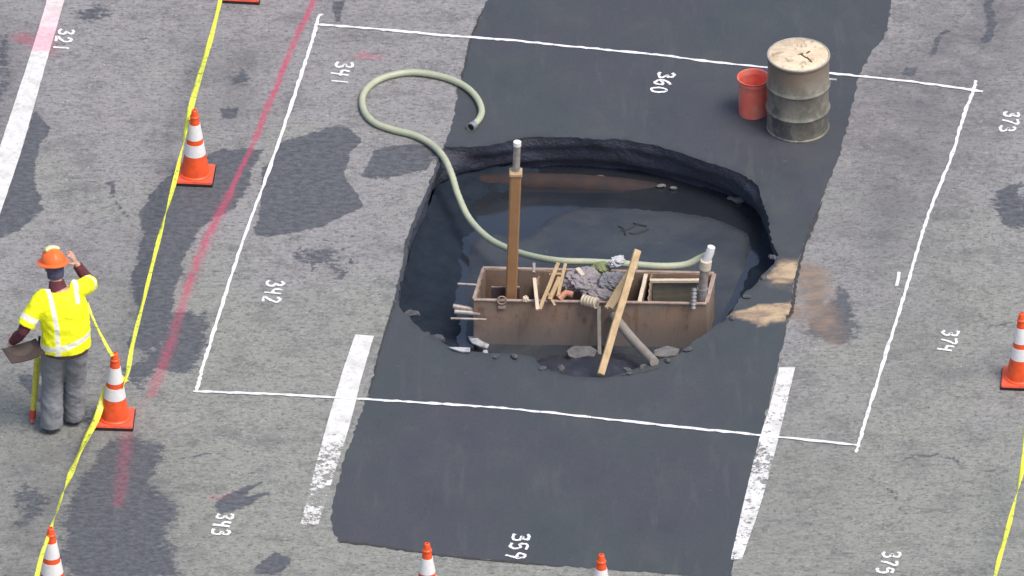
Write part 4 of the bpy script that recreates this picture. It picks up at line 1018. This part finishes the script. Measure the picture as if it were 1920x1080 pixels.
# legs
limb(bm, [hip_l + Vector((.02, 0, .05)), hip_l - Vector((0, 0, .08)), (hip_l + kn_l) / 2, kn_l, kn_l * .65 + an_l * .35, an_l], [.09, .088, .075, .054, .056, .036], 5)
limb(bm, [hip_r + Vector((-.02, 0, .05)), hip_r - Vector((0, 0, .08)), (hip_r + kn_r) / 2, kn_r, kn_r * .65 + an_r * .35, an_r], [.09, .088, .075, .054, .056, .036], 5)
for an in (an_l, an_r): limb(bm, [an + Vector((0, -.04, -.05)), an + Vector((0, .06, -.045)), an + Vector((0, .16, -.06))], [(.034, .030), (.042, .032), (.036, .018)], 4, 14)
hand(bm, wr_l, Vector((-.25, .75, -.6)), Vector((1, .2, 0)), Vector((-.3, .5, .8)), .75)
hand(bm, wr_r, Vector((-.35, -.15, 1)), Vector((-1, .0, -.3)), Vector((-.2, -1, 0)), .35, .6)
me = remeshed(bm, .0055, 'body', 2)
g = NB('worker_skin'); n_ = g.noise(14, 4, .5); g.col(g.mix(g.ramp(n_, .4, .65), (.56, .33, .25), (.48, .25, .19))); g.rough(.55)
g.b.inputs['Subsurface Weight'].default_value = .12; g.b.inputs['Subsurface Radius'].default_value = (.012, .006, .004); M_SKIN = g.m
link('body', me, M_SKIN, person)
for sx in (-1, 1):
    bm = bmesh.new(); ball(bm, head + HM @ Vector((sx * .030, .086, .002)), (.011, .008, .008), HM, 2); from_bm('eye', bm, mat('eye_white', (.7, .7, .7), .3) if 'eye_white' not in bpy.data.materials else bpy.data.materials['eye_white'], person)
def cloth(me, amp, sc, seed):
    n = len(me.vertices); co = np.empty(n * 3); me.vertices.foreach_get('co', co); co = co.reshape(-1, 3)
    no = np.empty(n * 3); me.vertices.foreach_get('normal', no); no = no.reshape(-1, 3)
    x = co[:, 0] * sc + co[:, 2] * sc * .6; y = co[:, 1] * sc - co[:, 2] * sc * 1.1
    f = fbm(x, y, seed, 3) - .5; g_ = fbm(co[:, 0] * sc * 2.2 - co[:, 2] * sc * 1.4, co[:, 1] * sc * 2 + co[:, 2] * sc * 2.4, seed + 4, 3) - .5
    co += no * (amp * 2 * f + amp * g_)[:, None]
    me.vertices.foreach_set('co', co.ravel()); me.update()
# maroon undershirt sleeves and collar
M_MAROON = mat('maroon_sleeve', (.13, .028, .040), .85, color2=(.085, .022, .03), nscale=16, bump=.4, bscale=30)
for s_, e_, w_ in ((sh_l, el_l, wr_l), (sh_r, el_r, wr_r)):
    bm = bmesh.new(); m1 = s_ * .35 + e_ * .65
    limb(bm, [m1, e_, e_ * .55 + w_ * .45, w_ * .9 + e_ * .1], [.060, .056, .052, .040], 6, 18); me = remeshed(bm, .007, 'sleeve', 1); cloth(me, .008, 14, 140); link('undershirt_sleeve', me, M_MAROON, person)
bm = bmesh.new(); limb(bm, [neck - Vector((0, .02, .065)), neck + Vector((-.012, .005, .0)), neck + Vector((-.02, .02, .045))], [(.098, .085), (.080, .072), (.070, .064)], 5, 20); me = remeshed(bm, .007, 'collar', 2); cloth(me, .005, 20, 150); link('undershirt_collar', me, M_MAROON, person)
# high-visibility shirt
bm = bmesh.new()
limb(bm, [Vector((.05, -.095, .925)), Vector((.048, -.09, .99)), Vector((.045, -.07, 1.12)), Vector((.02, -.03, 1.30)), Vector((.005, .005, 1.42)), Vector((-.005, .02, 1.492))],
     [(.232, .155), (.238, .155), (.232, .145), (.238, .148), (.208, .125), (.11, .085)], 6, 28, ref=(.3, -1, 0))
for s_, e_, io in ((sh_l, el_l, 1), (sh_r, el_r, -1)):
    limb(bm, [s_ + Vector((io * .09, .01, .005)), s_ + Vector((io * .02, 0, .0)), s_ * .5 + e_ * .5, s_ * .17 + e_ * .83], [.080, .082, .084, .086], 6, 20)
me = remeshed(bm, .007, 'shirt', 4); cloth(me, .013, 7.5, 160)
M_HIVIS = mat('hi_vis_yellow', (.93, .95, .008), .7, color2=(.86, .88, .006), nscale=6, bump=.2, bscale=30)
M_SILV = mat('reflective_silver_tape', (.90, .88, .72), .4, noise=.12, nscale=20)
o = link('hi_vis_shirt', me, [M_HIVIS, M_SILV], person)
dl = (el_l - sh_l).normalized(); dr = (el_r - sh_r).normalized(); Ll = (el_l - sh_l).length; Lr = (el_r - sh_r).length
ymat = yaw.transposed()
for p in me.polygons:
    c = p.center; q = ymat @ Vector((c.x, c.y + .04, 0)); si = 0
    fl = (c - sh_l).dot(dl) / Ll; fr = (c - sh_r).dot(dr) / Lr
    on_l = fl > .35 and (c - (sh_l + dl * fl * Ll)).length < .098; on_r = fr > .30 and (c - (sh_r + dr * fr * Lr)).length < .098
    if on_l and .52 < fl < .68: si = 1
    if on_r and .55 < fr < .68: si = 1
    if not on_l and not on_r:
        zz = c.z - .22 * q.x
        if 1.0 < zz < 1.055: si = 1
        if (q.x < .02 or c.z > 1.40) and c.z > .88 and abs(abs(q.x - .02) - .105 - .012 * max(0, (c.z - 1.2) * 6)) < .022: si = 1
    p.material_index = si
# trousers
bm = bmesh.new()
limb(bm, [Vector((.03, -.085, 1.03)), Vector((.03, -.085, .95)), Vector((.03, -.08, .86))], [(.18, .125), (.192, .135), (.188, .125)], 5, 26, ref=(.3, -1, 0))
for h_, k_, a_ in ((hip_l, kn_l, an_l), (hip_r, kn_r, an_r)):
    limb(bm, [h_ + Vector((0, 0, .0)), h_ * .6 + k_ * .4, k_, k_ * .5 + a_ * .5, a_ + Vector((0, .0, -.035))], [.118, .114, .102, .102, (.102, .106)], 6, 22)
me = remeshed(bm, .008, 'trousers', 3); cloth(me, .013, 8, 170)
M_TROUS = mat('grey_work_trousers', (.25, .255, .275), .85, color2=(.19, .195, .21), nscale=9, bump=.5, bscale=40)
link('trousers', me, M_TROUS, person)
bm = bmesh.new(); limb(bm, [Vector((.048, -.088, .945)), Vector((.046, -.088, .885))], [(.214, .146), (.208, .142)], 3, 26, ref=(.3, -1, 0)); me = remeshed(bm, .008, 'hem', 1); cloth(me, .006, 10, 175); link('undershirt_hem', me, mat('brown_shirt_hem', (.12, .075, .065), .85, noise=.3), person)
M_BOOT = mat('dark_work_boots', (.045, .045, .05), .6, color2=(.09, .09, .09), nscale=20)
for an in (an_l, an_r):
    bm = bmesh.new(); limb(bm, [an + Vector((0, -.06, -.045)), an + Vector((0, .03, -.04)), an + Vector((0, .12, -.052)), an + Vector((0, .195, -.062))], [(.040, .040), (.050, .048), (.052, .038), (.036, .024)], 5, 18)
    limb(bm, [an + Vector((0, -.01, -.05)), an + Vector((0, -.005, .07))], [.050, .056], 3, 16); me = remeshed(bm, .007, 'boot', 2); link('boot', me, M_BOOT, person)
# hair / navy neck shade under the hat
bm = bmesh.new(); limb(bm, [head + HM @ Vector((0, -.035, .04)), head + HM @ Vector((0, -.045, -.03)), head + HM @ Vector((0, -.045, -.105)) ], [(.080, .072), (.083, .068), (.076, .055)], 5, 22, ref=(.3, -1, 0)); me = remeshed(bm, .006, 'shade', 2); cloth(me, .006, 22, 180); link('neck_shade', me, mat('navy_neck_cloth', (.045, .045, .095), .85, color2=(.10, .09, .14), nscale=12), person)
# hard hat
M_HAT = mat('orange_hard_hat', (1.0, .18, .035), .38, noise=.15, nscale=8)
HB = head + HM @ Vector((0, .0, .045))
HO = empty('hard_hat', HB); HO.parent = person; HO.rotation_euler = HM.to_euler()
bm = bmesh.new(); pf = []
for k in range(11):
    a = k / 10 * math.pi / 2; pf.append((.112 * math.cos(a), .115 * math.sin(a)))
bm2 = bm; lathe(bm, [(.104, -.004)] + pf[:-1] + [(0, .115)], 40)
for v in bm.verts:
    v.co.y *= 1.18; v.co.x *= 1.02
    if v.co.z > .05 and abs(v.co.x) < .022: v.co.z += .007
from_bm('shell', bm, M_HAT, HO, sharp=60)
bm = bmesh.new(); seg = 48; inn = []; out = []; ob = []
for k in range(seg):
    a = 2 * math.pi * k / seg; fx, fy = math.cos(a), math.sin(a); ext = .034 + .026 * max(0, fy) ** 2
    inn.append(bm.verts.new((fx * .110, fy * .128, .004))); out.append(bm.verts.new((fx * (.112 + ext), fy * (.130 + ext), -.012))); ob.append(bm.verts.new((fx * (.109 + ext), fy * (.127 + ext), -.020)))
for k in range(seg):
    j = (k + 1) % seg; bm.faces.new((inn[k], inn[j], out[j], out[k])); bm.faces.new((out[k], out[j], ob[j], ob[k])); bm.faces.new((ob[k], ob[j], inn[j], inn[k]))
from_bm('brim', bm, M_HAT, HO, sharp=60)
bm = bmesh.new(); rows = []
for j in range(9):
    r = []
    for i in range(9):
        x = -.072 + .144 * i / 8; y = -.02 + .12 * j / 8
        zz = .115 * math.sqrt(max(.02, 1 - (x / .114) ** 2 - (y / .132) ** 2)) + .030; r.append(bm.verts.new((x, y, zz)))
    rows.append(r)
for j in range(8):
    for i in range(8): bm.faces.new((rows[j][i], rows[j][i + 1], rows[j + 1][i + 1], rows[j + 1][i]))
o = from_bm('reflective_patch', bm, mat('pale_yellow_sticker', (.86, .80, .42), .4, noise=.1), HO); sol = o.modifiers.new('t', 'SOLIDIFY'); sol.thickness = .03; sol.offset = -1

# folder in the worker's left hand
fc = P(44, 662, .93); fo = empty('folder', fc, rad(24)); fo.rotation_euler = (rad(16), rad(-4), rad(24))
tag(fo, 'brown folder held level in the worker\'s left hand', 'folder')
bm = bmesh.new(); box(bm, (0, 0, 0), (.34, .23, .012), bev=.004)
bmesh.ops.subdivide_edges(bm, edges=bm.edges, cuts=3, use_grid_fill=True)
for v in bm.verts: v.co.z += .03 * (v.co.x / .17) ** 2 - .02 * v.co.y / .12
from_bm('cover', bm, mat('brown_folder_card', (.075, .052, .045), .85, color2=(.05, .036, .033), nscale=6), fo)
bm = bmesh.new(); box(bm, (-.02, .03, .013), (.26, .15, .004), bev=.001); from_bm('papers', bm, mat('dim_paper', (.09, .07, .062), .8, noise=.3), fo)

# yellow marking stick with a red tip beside his leg
sa, sb = P(60, 792, .005), P(71, 668, .66)
t = empty('marking_stick', sa); o0 = Vector(sa); tag(t, 'yellow marking stick with a red tip beside the worker\'s left leg', 'marking stick')
d = (sb - sa).normalized(); L_ = (sb - sa).length
bm = bmesh.new(); tube(bm, [d * .13, d * L_], [.026, .034], 16); from_bm('yellow_shaft', bm, mat('yellow_plastic_shaft', (.66, .62, .08), .45, noise=.2), t)
bm = bmesh.new(); tube(bm, [d * .045, d * .13], [.032, .03], 14); from_bm('red_holder', bm, mat('red_paint_can', (.50, .06, .05), .45), t)
bm = bmesh.new(); tube(bm, [Vector((0, 0, 0)), d * .05], [.018, .026], 12); from_bm('pink_nozzle', bm, mat('pink_tip', (.55, .22, .22), .6), t)
bm = bmesh.new(); tube(bm, [d * L_, d * (L_ + .2)], .012, 10); from_bm('grip', bm, M_BLACK, t)
